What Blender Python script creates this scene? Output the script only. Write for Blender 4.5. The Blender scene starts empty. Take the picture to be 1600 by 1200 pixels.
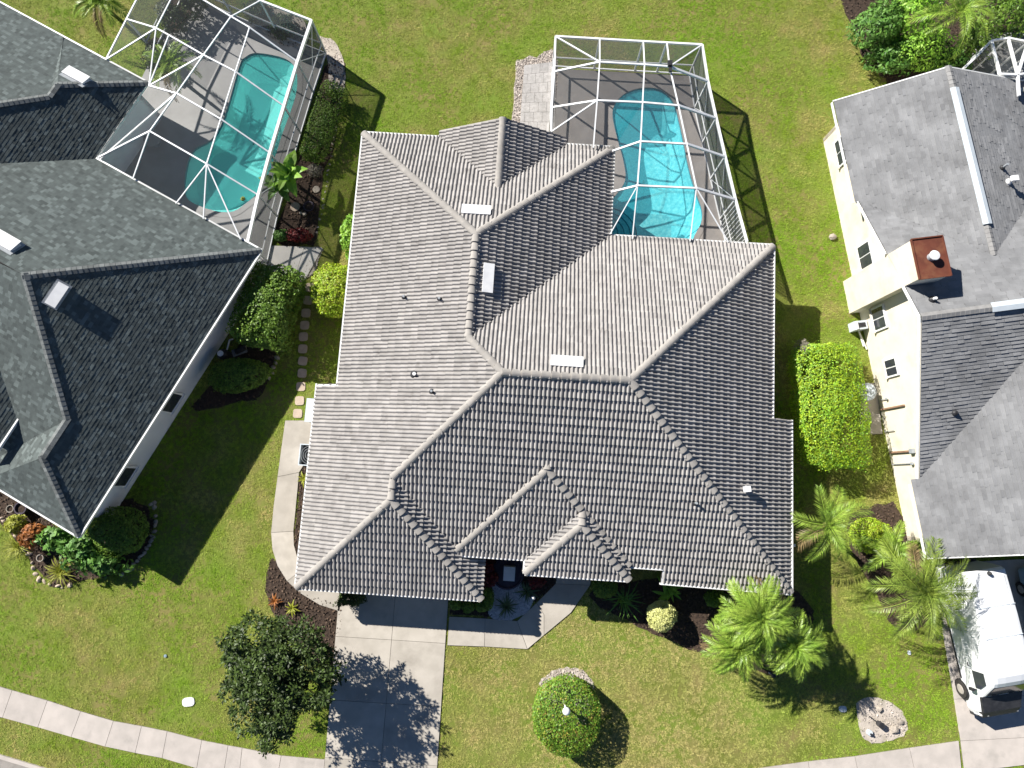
import bpy, bmesh, math, random
import numpy as np
from mathutils import Vector, Matrix
from mathutils.geometry import tessellate_polygon

random.seed(7); rng = np.random.default_rng(7)
S = bpy.context.scene
C = S.collection
R_ = math.radians

# ------------------------------------------------------------------ camera
CAM_H, FPX, TILT = 32.0, 1050.0, math.atan(152.0 / 1050.0)
cd = bpy.data.cameras.new("camera"); cam = bpy.data.objects.new("camera", cd); C.objects.link(cam)
cam.location = (0, 0, CAM_H); cam.rotation_euler = (TILT, 0, 0)
cd.sensor_width = 36; cd.lens = 36 * FPX / 1600; cd.clip_end = 400; cd.clip_start = 0.5
S.camera = cam
# ------------------------------------------------------------------ sky, sun
SUN_AZ = R_(-37.0)          # direction the light travels in plan
SUN_EL = R_(34.5)
world = bpy.data.worlds.new("World"); S.world = world; world.use_nodes = True
wn = world.node_tree.nodes; wl = world.node_tree.links
sky = wn.new("ShaderNodeTexSky"); sky.sky_type = 'NISHITA'; sky.sun_disc = False
sky.sun_elevation = SUN_EL; sky.altitude = 2500; sky.ozone_density = 4.0; sky.dust_density = 0.2; sky.air_density = 0.9
dx, dy = -math.cos(SUN_AZ), -math.sin(SUN_AZ)      # towards the sun
sky.sun_rotation = math.atan2(dx, dy)
wl.new(sky.outputs[0], wn["Background"].inputs[0]); wn["Background"].inputs[1].default_value = 0.05
sd = bpy.data.lights.new("sun", 'SUN'); sun = bpy.data.objects.new("sun", sd); C.objects.link(sun)
sd.energy = 5.0; sd.angle = R_(0.5); sd.color = (1.0, 0.96, 0.89)
tosun = Vector((dx * math.cos(SUN_EL), dy * math.cos(SUN_EL), math.sin(SUN_EL)))
sun.rotation_euler = tosun.to_track_quat('Z', 'Y').to_euler(); sun.location = tosun * 60
S.view_settings.view_transform = 'Standard'; S.view_settings.look = 'None'
S.view_settings.exposure = 0.95; S.view_settings.gamma = 1.0

# ------------------------------------------------------------------ survey: a spot in the photograph at a known height -> a place
_ct, _st = math.cos(TILT), math.sin(TILT)
def P(px, py, z=0.0):
    a, b = (px - 800) / FPX, -(py - 600) / FPX
    d = (a, b * _ct + _st, b * _st - _ct)
    t = (z - CAM_H) / d[2]
    return Vector((d[0] * t, d[1] * t, z))
def pp(pts, z=0.0): return [P(x, y, z) for x, y in pts]

# ------------------------------------------------------------------ materials
def mat(name, c1, c2=None, scale=3.0, rough=0.8, tint=0.0, bump=0.0, bscale=40.0, spec=0.3, c3=None, s3=0.6, t3=(0.5, 0.7), metal=0.0, detail=5.0, coat=0.0, trans=0.0, rnd=0.0, dry=None):
    m = bpy.data.materials.new(name); m.use_nodes = True
    n, l = m.node_tree.nodes, m.node_tree.links
    b = n["Principled BSDF"]; b.inputs["Roughness"].default_value = rough
    b.inputs["Specular IOR Level"].default_value = spec; b.inputs["Metallic"].default_value = metal
    if coat: b.inputs["Coat Weight"].default_value = coat
    geo = n.new("ShaderNodeNewGeometry")
    col = None
    if c2 is None: c2 = tuple(x * 0.85 for x in c1)
    nz = n.new("ShaderNodeTexNoise"); nz.inputs["Scale"].default_value = scale; nz.inputs["Detail"].default_value = detail
    l.new(geo.outputs["Position"], nz.inputs["Vector"])
    rp = n.new("ShaderNodeValToRGB"); rp.color_ramp.elements[0].position = 0.36; rp.color_ramp.elements[1].position = 0.64
    rp.color_ramp.elements[0].color = (*c1, 1); rp.color_ramp.elements[1].color = (*c2, 1)
    l.new(nz.outputs["Fac"], rp.inputs[0]); col = rp.outputs[0]
    if c3:
        n3 = n.new("ShaderNodeTexNoise"); n3.inputs["Scale"].default_value = s3; n3.inputs["Detail"].default_value = 6; n3.inputs["Roughness"].default_value = 0.65
        l.new(geo.outputs["Position"], n3.inputs["Vector"])
        mr = n.new("ShaderNodeMapRange"); mr.inputs[1].default_value = t3[0]; mr.inputs[2].default_value = t3[1]
        l.new(n3.outputs["Fac"], mr.inputs[0])
        mx = n.new("ShaderNodeMix"); mx.data_type = 'RGBA'
        l.new(mr.outputs[0], mx.inputs[0]); l.new(col, mx.inputs[6]); mx.inputs[7].default_value = (*c3, 1); col = mx.outputs[2]
    if dry:      # ground that has browned off around one spot of the garden
        dc, (cx, cy), r0, r1, k = dry
        sb = n.new("ShaderNodeVectorMath"); sb.operation = 'DISTANCE'; sb.inputs[1].default_value = (cx, cy, 0); l.new(geo.outputs["Position"], sb.inputs[0])
        nd = n.new("ShaderNodeTexNoise"); nd.inputs["Scale"].default_value = 1.0; nd.inputs["Detail"].default_value = 8; l.new(geo.outputs["Position"], nd.inputs["Vector"])
        md = n.new("ShaderNodeMapRange"); md.inputs[1].default_value = r0; md.inputs[2].default_value = r1; md.inputs[4].default_value = 2 * k; l.new(sb.outputs["Value"], md.inputs[0])
        mm = n.new("ShaderNodeMath"); mm.operation = 'MULTIPLY'; mm.use_clamp = True; l.new(md.outputs[0], mm.inputs[0]); l.new(nd.outputs["Fac"], mm.inputs[1])
        mx = n.new("ShaderNodeMix"); mx.data_type = 'RGBA'; l.new(mm.outputs[0], mx.inputs[0]); l.new(col, mx.inputs[6]); mx.inputs[7].default_value = (*dc, 1); col = mx.outputs[2]
    if tint:
        at = n.new("ShaderNodeAttribute"); at.attribute_name = "tint"
        ma = n.new("ShaderNodeMath"); ma.operation = 'MULTIPLY_ADD'; ma.inputs[1].default_value = tint; ma.inputs[2].default_value = 1 - tint / 2
        l.new(at.outputs["Fac"], ma.inputs[0])
        vm = n.new("ShaderNodeVectorMath"); vm.operation = 'SCALE'
        l.new(col, vm.inputs[0]); l.new(ma.outputs[0], vm.inputs[3]); col = vm.outputs[0]
    if rnd:
        oi = n.new("ShaderNodeObjectInfo")
        ma = n.new("ShaderNodeMath"); ma.operation = 'MULTIPLY_ADD'; ma.inputs[1].default_value = rnd; ma.inputs[2].default_value = 1 - rnd / 2
        l.new(oi.outputs["Random"], ma.inputs[0])
        vm = n.new("ShaderNodeVectorMath"); vm.operation = 'SCALE'
        l.new(col, vm.inputs[0]); l.new(ma.outputs[0], vm.inputs[3]); col = vm.outputs[0]
    l.new(col, b.inputs["Base Color"])
    if bump:
        nb = n.new("ShaderNodeTexNoise"); nb.inputs["Scale"].default_value = bscale; nb.inputs["Detail"].default_value = 4
        l.new(geo.outputs["Position"], nb.inputs["Vector"])
        bp = n.new("ShaderNodeBump"); bp.inputs["Strength"].default_value = bump; bp.inputs["Distance"].default_value = 0.03
        l.new(nb.outputs["Fac"], bp.inputs["Height"]); l.new(bp.outputs[0], b.inputs["Normal"])
    if trans:
        tr = n.new("ShaderNodeBsdfTranslucent"); l.new(col, tr.inputs[0])
        ms = n.new("ShaderNodeMixShader"); ms.inputs[0].default_value = trans
        l.new(b.outputs[0], ms.inputs[1]); l.new(tr.outputs[0], ms.inputs[2]); l.new(ms.outputs[0], n["Material Output"].inputs[0])
    return m

MT = {}
MT['soil'] = mat('lawn_ground', (0.125, 0.155, 0.02), (0.21, 0.18, 0.06), 0.9, 0.95, bump=0.8, bscale=22, c3=(0.145, 0.21, 0.025), s3=0.35, t3=(0.45, 0.65))
MT['grass'] = mat('grass_blades', (0.285, 0.385, 0.032), (0.54, 0.465, 0.17), 0.75, 0.7, c3=(0.25, 0.42, 0.022), s3=0.14, t3=(0.40, 0.60), trans=0.25, tint=0.7, detail=12, dry=((0.56, 0.475, 0.20), (5.0, -10.0), 10.5, 4.0, 0.7))
MT['mulch'] = mat('mulch', (0.035, 0.024, 0.018), (0.075, 0.05, 0.036), 9, 0.95, bump=1.0, bscale=35)
MT['mulchbit'] = mat('mulch_chips', (0.05, 0.035, 0.026), (0.12, 0.08, 0.055), 12, 0.9, tint=0.9)
MT['concrete'] = mat('concrete', (0.47, 0.43, 0.375), (0.40, 0.365, 0.315), 1.3, 0.85, tint=0.2, bump=0.12, bscale=60, c3=(0.31, 0.28, 0.24), s3=0.7, t3=(0.5, 0.78), spec=0.2)
MT['walk'] = mat('sidewalk_concrete', (0.50, 0.45, 0.41), (0.43, 0.39, 0.355), 1.7, 0.85, tint=0.10, bump=0.12, bscale=60, c3=(0.36, 0.33, 0.3), s3=1.1, t3=(0.55, 0.75), spec=0.2)
MT['paleconc'] = mat('pale_concrete', (0.66, 0.63, 0.59), (0.58, 0.555, 0.52), 1.5, 0.85, tint=0.1, bump=0.1)
MT['joint'] = mat('joint_dirt', (0.22, 0.20, 0.175), (0.16, 0.15, 0.125), 6, 0.95)
MT['deck'] = mat('pool_deck_paint', (0.29, 0.268, 0.255), (0.245, 0.226, 0.215), 1.5, 0.85, bump=0.15, bscale=50, c3=(0.29, 0.26, 0.235), s3=0.9, t3=(0.5, 0.72))
MT['deck2'] = mat('grey_deck', (0.345, 0.34, 0.335), (0.30, 0.295, 0.29), 1.2, 0.85, bump=0.15, bscale=50)
MT['paver'] = mat('light_pavers', (0.42, 0.40, 0.385), (0.34, 0.325, 0.31), 6, 0.85, tint=0.22, bump=0.2)
MT['pebble'] = mat('pale_pebbles', (0.52, 0.46, 0.41), (0.36, 0.31, 0.27), 9, 0.8, tint=0.8)
MT['rock'] = mat('white_rock', (0.62, 0.62, 0.64), (0.45, 0.45, 0.47), 9, 0.8, tint=0.7)
MT['sand'] = mat('sandy_ground', (0.52, 0.46, 0.40), (0.38, 0.335, 0.28), 2.2, 0.95, bump=0.5, bscale=30)
MT['tile'] = mat('roof_tile', (0.345, 0.327, 0.312), (0.282, 0.267, 0.255), 2.6, 0.8, tint=0.22, bump=0.2, bscale=70, c3=(0.13, 0.118, 0.11), s3=2.2, t3=(0.575, 0.80), spec=0.25, detail=9)
MT['tilecap'] = mat('ridge_tile', (0.345, 0.322, 0.295), (0.295, 0.276, 0.255), 4, 0.8, bump=0.2, bscale=60, spec=0.25, rnd=0.14)
MT['under'] = mat('roof_underlay', (0.07, 0.066, 0.062), (0.045, 0.043, 0.042), 3, 0.95)
MT['shingle'] = mat('charcoal_shingle', (0.096, 0.114, 0.111), (0.078, 0.092, 0.09), 3.5, 0.9, tint=0.6, bump=0.3, bscale=120, spec=0.2)
MT['shingle2'] = mat('aged_grey_shingle', (0.26, 0.262, 0.268), (0.205, 0.207, 0.212), 0.8, 0.9, tint=0.17, bump=0.3, bscale=120, spec=0.2, c3=(0.145, 0.146, 0.149), s3=0.55, t3=(0.48, 0.75))
MT['shcap'] = mat('shingle_cap', (0.16, 0.17, 0.168), (0.115, 0.125, 0.125), 5, 0.9, rnd=0.5)
MT['shcap2'] = mat('aged_shingle_cap', (0.27, 0.265, 0.26), (0.22, 0.215, 0.21), 5, 0.9, rnd=0.12)
MT['white'] = mat('white_paint', (0.80, 0.80, 0.79), (0.74, 0.74, 0.73), 4, 0.45)
MT['alu'] = mat('white_aluminium', (0.78, 0.79, 0.80), (0.72, 0.73, 0.74), 4, 0.4)
MT['vent'] = mat('vent_metal', (0.72, 0.72, 0.72), (0.64, 0.64, 0.65), 3, 0.45)
MT['cream'] = mat('cream_stucco', (0.75, 0.685, 0.56), (0.70, 0.635, 0.515), 1.2, 0.9, bump=0.3, bscale=80, c3=(0.56, 0.49, 0.36), s3=0.9, t3=(0.5, 0.8))
MT['cream2'] = mat('main_stucco', (0.55, 0.48, 0.39), (0.50, 0.44, 0.36), 1.2, 0.9, bump=0.3, bscale=80)
MT['lwall'] = mat('pale_grey_stucco', (0.76, 0.77, 0.79), (0.71, 0.72, 0.74), 1.2, 0.9, bump=0.3, bscale=80)
MT['rust'] = mat('rusty_cap', (0.145, 0.047, 0.028), (0.11, 0.035, 0.022), 2.5, 0.6, c3=(0.18, 0.075, 0.04), s3=2, t3=(0.5, 0.7))
MT['glass'] = mat('window_glass', (0.03, 0.035, 0.045), (0.045, 0.05, 0.06), 2, 0.08, spec=0.6)
MT['dark'] = mat('dark_plastic', (0.025, 0.025, 0.028), (0.04, 0.04, 0.043), 5, 0.5)
MT['grey'] = mat('grey_metal', (0.33, 0.35, 0.37), (0.28, 0.30, 0.32), 4, 0.5)
MT['acgrey'] = mat('pale_equipment', (0.55, 0.60, 0.64), (0.5, 0.55, 0.59), 4, 0.5)
MT['pipe'] = mat('white_pipe', (0.75, 0.74, 0.72), (0.68, 0.67, 0.65), 4, 0.4)
MT['brownpipe'] = mat('brown_conduit', (0.30, 0.18, 0.12), (0.24, 0.15, 0.1), 4, 0.6)
MT['stone'] = mat('stepping_stone', (0.50, 0.40, 0.315), (0.43, 0.345, 0.27), 4, 0.9, bump=0.3, rnd=0.12)
MT['fieldstone'] = mat('fieldstone', (0.40, 0.35, 0.29), (0.26, 0.23, 0.2), 5, 0.9, bump=0.5, rnd=0.35)
MT['bark'] = mat('bark', (0.10, 0.075, 0.055), (0.16, 0.13, 0.10), 9, 0.95, bump=0.8, bscale=30)
MT['carpaint'] = mat('white_van_paint', (0.78, 0.79, 0.80), (0.76, 0.77, 0.78), 0.5, 0.28, spec=0.5, coat=0.4)
MT['bluepaint'] = mat('pale_blue_paint', (0.30, 0.40, 0.48), (0.29, 0.39, 0.47), 0.5, 0.28, spec=0.5, coat=0.4)
MT['tyre'] = mat('tyre_rubber', (0.03, 0.028, 0.026), (0.05, 0.045, 0.04), 8, 0.9)
MT['hub'] = mat('wheel_rim', (0.42, 0.38, 0.34), (0.34, 0.31, 0.28), 6, 0.5)
MT['asphalt'] = mat('street', (0.30, 0.275, 0.25), (0.24, 0.22, 0.2), 3, 0.9, bump=0.3)
MT['globe'] = mat('lamp_globe', (0.8, 0.8, 0.79), (0.78, 0.78, 0.77), 4, 0.35)
MT['pot'] = mat('dark_pot', (0.05, 0.04, 0.06), (0.08, 0.06, 0.08), 5, 0.5)
MT['poolm'] = mat('pool_finish_painted_ripples', (0.34, 0.74, 0.79), (0.60, 0.92, 0.93), 7, 0.7, c3=(0.24, 0.62, 0.70), s3=5, t3=(0.45, 0.62), detail=3)  # ripples of sunlight through the water, painted into the floor colour as pale mottling
MT['pooll'] = mat('pool_plaster', (0.50, 0.88, 0.82), (0.55, 0.90, 0.85), 1.5, 0.7)
MT['pooltile'] = mat('waterline_tile', (0.05, 0.16, 0.22), (0.08, 0.22, 0.28), 14, 0.3)
def leafm(name, a, b, sc=4, tint=0.9, rough=0.5, trans=0.25, spec=0.35): return mat(name, a, b, sc, rough, tint=tint, trans=trans, spec=spec)
MT['l_lime'] = leafm('lime_leaves', (0.27, 0.43, 0.02), (0.38, 0.50, 0.03), 3)
MT['l_hedge'] = leafm('hedge_leaves', (0.11, 0.21, 0.025), (0.17, 0.27, 0.035), 3)
MT['l_top'] = leafm('topiary_leaves', (0.125, 0.26, 0.025), (0.20, 0.32, 0.035), 4)
MT['l_topred'] = leafm('topiary_new_growth', (0.36, 0.26, 0.05), (0.33, 0.34, 0.05), 6)
MT['l_dark'] = leafm('glossy_dark_leaves', (0.036, 0.062, 0.012), (0.062, 0.098, 0.02), 3, rough=0.5, trans=0.12, spec=0.3, tint=1.2)
MT['l_mid'] = leafm('mid_green_leaves', (0.09, 0.22, 0.04), (0.15, 0.29, 0.05), 3)
MT['l_bright'] = leafm('bright_green_leaves', (0.20, 0.42, 0.04), (0.30, 0.50, 0.06), 3)
MT['l_yellow'] = leafm('cream_yellow_leaves', (0.66, 0.66, 0.28), (0.58, 0.60, 0.22), 5, tint=0.5)
MT['l_gold'] = leafm('golden_leaves', (0.34, 0.36, 0.04), (0.28, 0.30, 0.03), 5)
MT['l_orange'] = leafm('orange_croton_leaves', (0.42, 0.16, 0.04), (0.30, 0.12, 0.04), 5)
MT['l_red'] = leafm('dark_red_leaves', (0.22, 0.025, 0.025), (0.12, 0.02, 0.02), 5)
MT['l_grey'] = leafm('dry_grey_twigs', (0.22, 0.2, 0.16), (0.28, 0.26, 0.2), 5)
MT['l_palm'] = leafm('palm_leaflets', (0.22, 0.37, 0.045), (0.33, 0.45, 0.07), 2, trans=0.3, rough=0.4)
MT['l_palm2'] = leafm('feather_palm_leaflets', (0.19, 0.28, 0.045), (0.28, 0.36, 0.06), 2, trans=0.3, rough=0.4)
MT['l_agave'] = leafm('agave_leaves', (0.08, 0.13, 0.06), (0.12, 0.17, 0.08), 3, rough=0.45, trans=0.1)
MT['l_dry'] = leafm('dead_palm_leaflets', (0.30, 0.22, 0.10), (0.22, 0.16, 0.08), 3)
MT['rachis'] = mat('frond_stalk', (0.25, 0.27, 0.06), (0.2, 0.2, 0.06), 4, 0.6)

def screen_mat(name, dens):
    m = bpy.data.materials.new(name); m.use_nodes = True; n, l = m.node_tree.nodes, m.node_tree.links
    n.remove(n["Principled BSDF"])
    tr = n.new("ShaderNodeBsdfTransparent"); df = n.new("ShaderNodeBsdfDiffuse"); df.inputs[0].default_value = (0.11, 0.118, 0.12, 1)
    # woven mesh: the more it is seen or lit edge-on, the less passes through the holes
    lw_ = n.new("ShaderNodeLayerWeight"); lw_.inputs[0].default_value = 0.5
    cs_ = n.new("ShaderNodeMath"); cs_.operation = 'SUBTRACT'; cs_.inputs[0].default_value = 1.0; l.new(lw_.outputs["Facing"], cs_.inputs[1])
    mxn = n.new("ShaderNodeMath"); mxn.operation = 'MAXIMUM'; mxn.inputs[1].default_value = 0.12; l.new(cs_.outputs[0], mxn.inputs[0])
    dv = n.new("ShaderNodeMath"); dv.operation = 'DIVIDE'; dv.inputs[0].default_value = 1.0; l.new(mxn.outputs[0], dv.inputs[1])
    pw = n.new("ShaderNodeMath"); pw.operation = 'POWER'; pw.inputs[0].default_value = 1.0 - dens; l.new(dv.outputs[0], pw.inputs[1])
    ms = n.new("ShaderNodeMixShader"); l.new(pw.outputs[0], ms.inputs[0])
    l.new(df.outputs[0], ms.inputs[1]); l.new(tr.outputs[0], ms.inputs[2]); l.new(ms.outputs[0], n["Material Output"].inputs[0])
    return m
MT['screen'] = screen_mat('insect_screen', 0.14)
MT['screenwall'] = screen_mat('privacy_screen', 0.36)
def water_mat(name, tint, wave, scale, scat):
    m = bpy.data.materials.new(name); m.use_nodes = True; n, l = m.node_tree.nodes, m.node_tree.links
    n.remove(n["Principled BSDF"])
    tr = n.new("ShaderNodeBsdfTransparent"); tr.inputs[0].default_value = (*tint, 1)
    gl = n.new("ShaderNodeBsdfGlossy"); gl.inputs["Roughness"].default_value = 0.06
    geo = n.new("ShaderNodeNewGeometry"); nz = n.new("ShaderNodeTexNoise"); nz.inputs["Scale"].default_value = scale; nz.inputs["Detail"].default_value = 3
    l.new(geo.outputs["Position"], nz.inputs["Vector"])
    bp = n.new("ShaderNodeBump"); bp.inputs["Strength"].default_value = wave; bp.inputs["Distance"].default_value = 0.05
    l.new(nz.outputs["Fac"], bp.inputs["Height"]); l.new(bp.outputs[0], gl.inputs["Normal"])
    lw_ = n.new("ShaderNodeLayerWeight"); lw_.inputs[0].default_value = 0.5; l.new(bp.outputs[0], lw_.inputs["Normal"])
    p5 = n.new("ShaderNodeMath"); p5.operation = 'POWER'; p5.inputs[1].default_value = 5.0; l.new(lw_.outputs["Facing"], p5.inputs[0])
    fr = n.new("ShaderNodeMath"); fr.operation = 'MULTIPLY_ADD'; fr.inputs[1].default_value = 0.9; fr.inputs[2].default_value = 0.025; l.new(p5.outputs[0], fr.inputs[0])
    # a little of the light is scattered back by the water itself
    sc = n.new("ShaderNodeBsdfDiffuse"); sc.inputs[0].default_value = (*scat, 1)
    mw = n.new("ShaderNodeMixShader"); mw.inputs[0].default_value = 0.30; l.new(tr.outputs[0], mw.inputs[1]); l.new(sc.outputs[0], mw.inputs[2])
    ms = n.new("ShaderNodeMixShader"); l.new(fr.outputs[0], ms.inputs[0])
    l.new(mw.outputs[0], ms.inputs[1]); l.new(gl.outputs[0], ms.inputs[2]); l.new(ms.outputs[0], n["Material Output"].inputs[0])
    return m
MT['water'] = water_mat('pool_water', (0.66, 0.97, 0.985), 0.7, 9, (0.08, 0.62, 0.72))
MT['waterl'] = water_mat('still_pool_water', (0.66, 0.965, 0.96), 0.15, 3, (0.10, 0.58, 0.56))

# ------------------------------------------------------------------ mesh builder
class MB:
    def __init__(s): s.v = []; s.f = []; s.t = []
    def face(s, pts, t=0.5):
        i = len(s.v); s.v += [tuple(p) for p in pts]; s.f.append(tuple(range(i, i + len(pts)))); s.t.append(t); return s
    def prism(s, poly, z0, z1, t=0.5, bevel=0.0):
        n = len(poly); i = len(s.v)
        a = sum(poly[k][0] * poly[(k + 1) % n][1] - poly[(k + 1) % n][0] * poly[k][1] for k in range(n))
        if a < 0: poly = poly[::-1]
        s.v += [(p[0], p[1], z0) for p in poly] + [(p[0], p[1], z1) for p in poly]
        s.f.append(tuple(range(i + n, i + 2 * n))); s.t.append(t)
        s.f.append(tuple(range(i + n - 1, i - 1, -1))); s.t.append(t)
        for k in range(n):
            k2 = (k + 1) % n; s.f.append((i + k, i + k2, i + n + k2, i + n + k)); s.t.append(t)
        return s
    def sheet(s, poly, z, t=0.5):
        n = len(poly)
        a = sum(poly[k][0] * poly[(k + 1) % n][1] - poly[(k + 1) % n][0] * poly[k][1] for k in range(n))
        if a < 0: poly = poly[::-1]
        return s.face([(p[0], p[1], z) for p in poly], t)
    def hexa(s, b, t):        # 4 bottom + 4 top corners
        i = len(s.v); s.v += [tuple(p) for p in b] + [tuple(p) for p in t]
        for f in ((3, 2, 1, 0), (4, 5, 6, 7), (0, 1, 5, 4), (1, 2, 6, 5), (2, 3, 7, 6), (3, 0, 4, 7)):
            s.f.append(tuple(i + k for k in f)); s.t.append(0.5)
        return s
    def box(s, c, size, rz=0.0, t=0.5):
        x, y, z = size[0] / 2, size[1] / 2, size[2] / 2; co, si = math.cos(rz), math.sin(rz)
        q = [(-x, -y), (x, -y), (x, y), (-x, y)]
        q = [(c[0] + a * co - b * si, c[1] + a * si + b * co) for a, b in q]
        return s.hexa([(a, b, c[2] - z) for a, b in q], [(a, b, c[2] + z) for a, b in q])
    def bar(s, p, q, w, h, up=(0, 0, 1)):
        p, q = Vector(p), Vector(q); d = (q - p).normalized(); up = Vector(up)
        if abs(d.dot(up)) > 0.98: up = Vector((1, 0, 0))
        a = d.cross(up).normalized() * (w / 2); b = a.cross(d).normalized() * (h / 2)
        return s.hexa([p - a - b, p + a - b, p + a + b, p - a + b], [q - a - b, q + a - b, q + a + b, q - a + b])
    def tube(s, p, q, r0, r1=None, n=10, cap=True):
        r1 = r0 if r1 is None else r1; p, q = Vector(p), Vector(q); d = (q - p).normalized()
        u = d.orthogonal().normalized(); w = d.cross(u); i = len(s.v)
        for c, r in ((p, r0), (q, r1)):
            for k in range(n):
                a = 2 * math.pi * k / n; s.v.append(tuple(c + (u * math.cos(a) + w * math.sin(a)) * r))
        for k in range(n):
            k2 = (k + 1) % n; s.f.append((i + k, i + k2, i + n + k2, i + n + k)); s.t.append(0.5)
        if cap:
            s.f.append(tuple(range(i + n - 1, i - 1, -1))); s.t.append(0.5); s.f.append(tuple(range(i + n, i + 2 * n))); s.t.append(0.5)
        return s
    def lathe(s, c, prof, n=16, sx=1.0, sy=1.0):
        i = len(s.v); m = len(prof)
        for r, z in prof:
            for k in range(n):
                a = 2 * math.pi * k / n; s.v.append((c[0] + r * sx * math.cos(a), c[1] + r * sy * math.sin(a), c[2] + z))
        for j in range(m - 1):
            for k in range(n):
                k2 = (k + 1) % n; s.f.append((i + j * n + k, i + j * n + k2, i + (j + 1) * n + k2, i + (j + 1) * n + k)); s.t.append(0.5)
        s.f.append(tuple(i + n - 1 - k for k in range(n))); s.t.append(0.5)
        s.f.append(tuple(i + (m - 1) * n + k for k in range(n))); s.t.append(0.5)
        return s
    def blob(s, c, r, sq=0.7, seed=0, n=7):
        rs = random.Random(seed); prof = [(0.55, -0.7), (0.95, -0.3), (1.0, 0.15), (0.72, 0.62), (0.25, 0.92)]
        i = len(s.v); ph = rs.random() * 6
        for a_, z in prof:
            for k in range(n):
                a = 2 * math.pi * k / n + ph; j = 0.78 + 0.4 * rs.random()
                s.v.append((c[0] + r * a_ * j * math.cos(a), c[1] + r * a_ * j * math.sin(a) * 0.85, c[2] + r * sq * z))
        for j in range(4):
            for k in range(n):
                k2 = (k + 1) % n; s.f.append((i + j * n + k, i + j * n + k2, i + (j + 1) * n + k2, i + (j + 1) * n + k)); s.t.append(rs.random())
        s.f.append(tuple(i + 4 * n + k for k in range(n))); s.t.append(rs.random())
        return s
    def mesh(s, name, m, smooth=False):
        me = bpy.data.meshes.new(name); me.from_pydata(s.v, [], s.f); me.materials.append(MT[m] if isinstance(m, str) else m)
        at = me.attributes.new("tint", 'FLOAT', 'FACE'); at.data.foreach_set("value", np.array(s.t, dtype=np.float32))
        if smooth: me.polygons.foreach_set("use_smooth", [True] * len(s.f))
        me.update(); return me
    def build(s, name, m, parent=None, smooth=False):
        return link(name, s.mesh(name, m, smooth), parent)

def link(name, me, parent=None, mw=None):
    o = bpy.data.objects.new(name, me); C.objects.link(o)
    if parent is not None:
        o.parent = parent; o.matrix_parent_inverse = Matrix.Translation(-root_loc(parent))
    if mw is not None: o.matrix_basis = mw
    return o
def root_loc(o):
    # parts are modelled in place; only the thing's own Empty carries an offset
    return o.location.copy() if o.parent is None else Vector((0, 0, 0))
def tag(o, label=None, cat=None, group=None, kind=None):
    if label: o['label'] = label
    if cat: o['category'] = cat
    if group: o['group'] = group
    if kind: o['kind'] = kind
    return o
def thing(name, label, cat, loc=(0, 0, 0), group=None):
    o = bpy.data.objects.new(name, None); C.objects.link(o); o.location = loc; o.empty_display_size = 0.3
    return tag(o, label, cat, group)
def struct(o, label=None): return tag(o, label, kind='structure')

# leaf mesh from arrays -------------------------------------------------------
def leaves(name, pos, nrm, size, m, parent, aspect=0.5, droop=0.0, tint=None, dirs=None):
    n = len(pos)
    nrm = nrm / (np.linalg.norm(nrm, axis=1, keepdims=True) + 1e-9)
    d = rng.normal(size=(n, 3)) if dirs is None else dirs
    d = d - nrm * np.sum(d * nrm, axis=1, keepdims=True); d /= (np.linalg.norm(d, axis=1, keepdims=True) + 1e-9)
    w = np.cross(nrm, d); L = size[:, None]
    v = np.empty((n, 4, 3), dtype=np.float32)
    v[:, 0] = pos - d * L * 0.5; v[:, 1] = pos + w * L * aspect * 0.5 + nrm * L * 0.06
    v[:, 2] = pos + d * L * 0.5 - nrm * L * droop; v[:, 3] = pos - w * L * aspect * 0.5 + nrm * L * 0.06
    me = bpy.data.meshes.new(name); me.vertices.add(4 * n); me.vertices.foreach_set("co", v.ravel())
    me.loops.add(4 * n); me.loops.foreach_set("vertex_index", np.arange(4 * n, dtype=np.int32))
    me.polygons.add(n); me.polygons.foreach_set("loop_start", np.arange(0, 4 * n, 4, dtype=np.int32))
    me.materials.append(MT[m])
    me.update(calc_edges=True)
    at = me.attributes.new("tint", 'FLOAT', 'FACE')
    at.data.foreach_set("value", (rng.random(n) if tint is None else tint).astype(np.float32))
    return link(name, me, parent)

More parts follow.
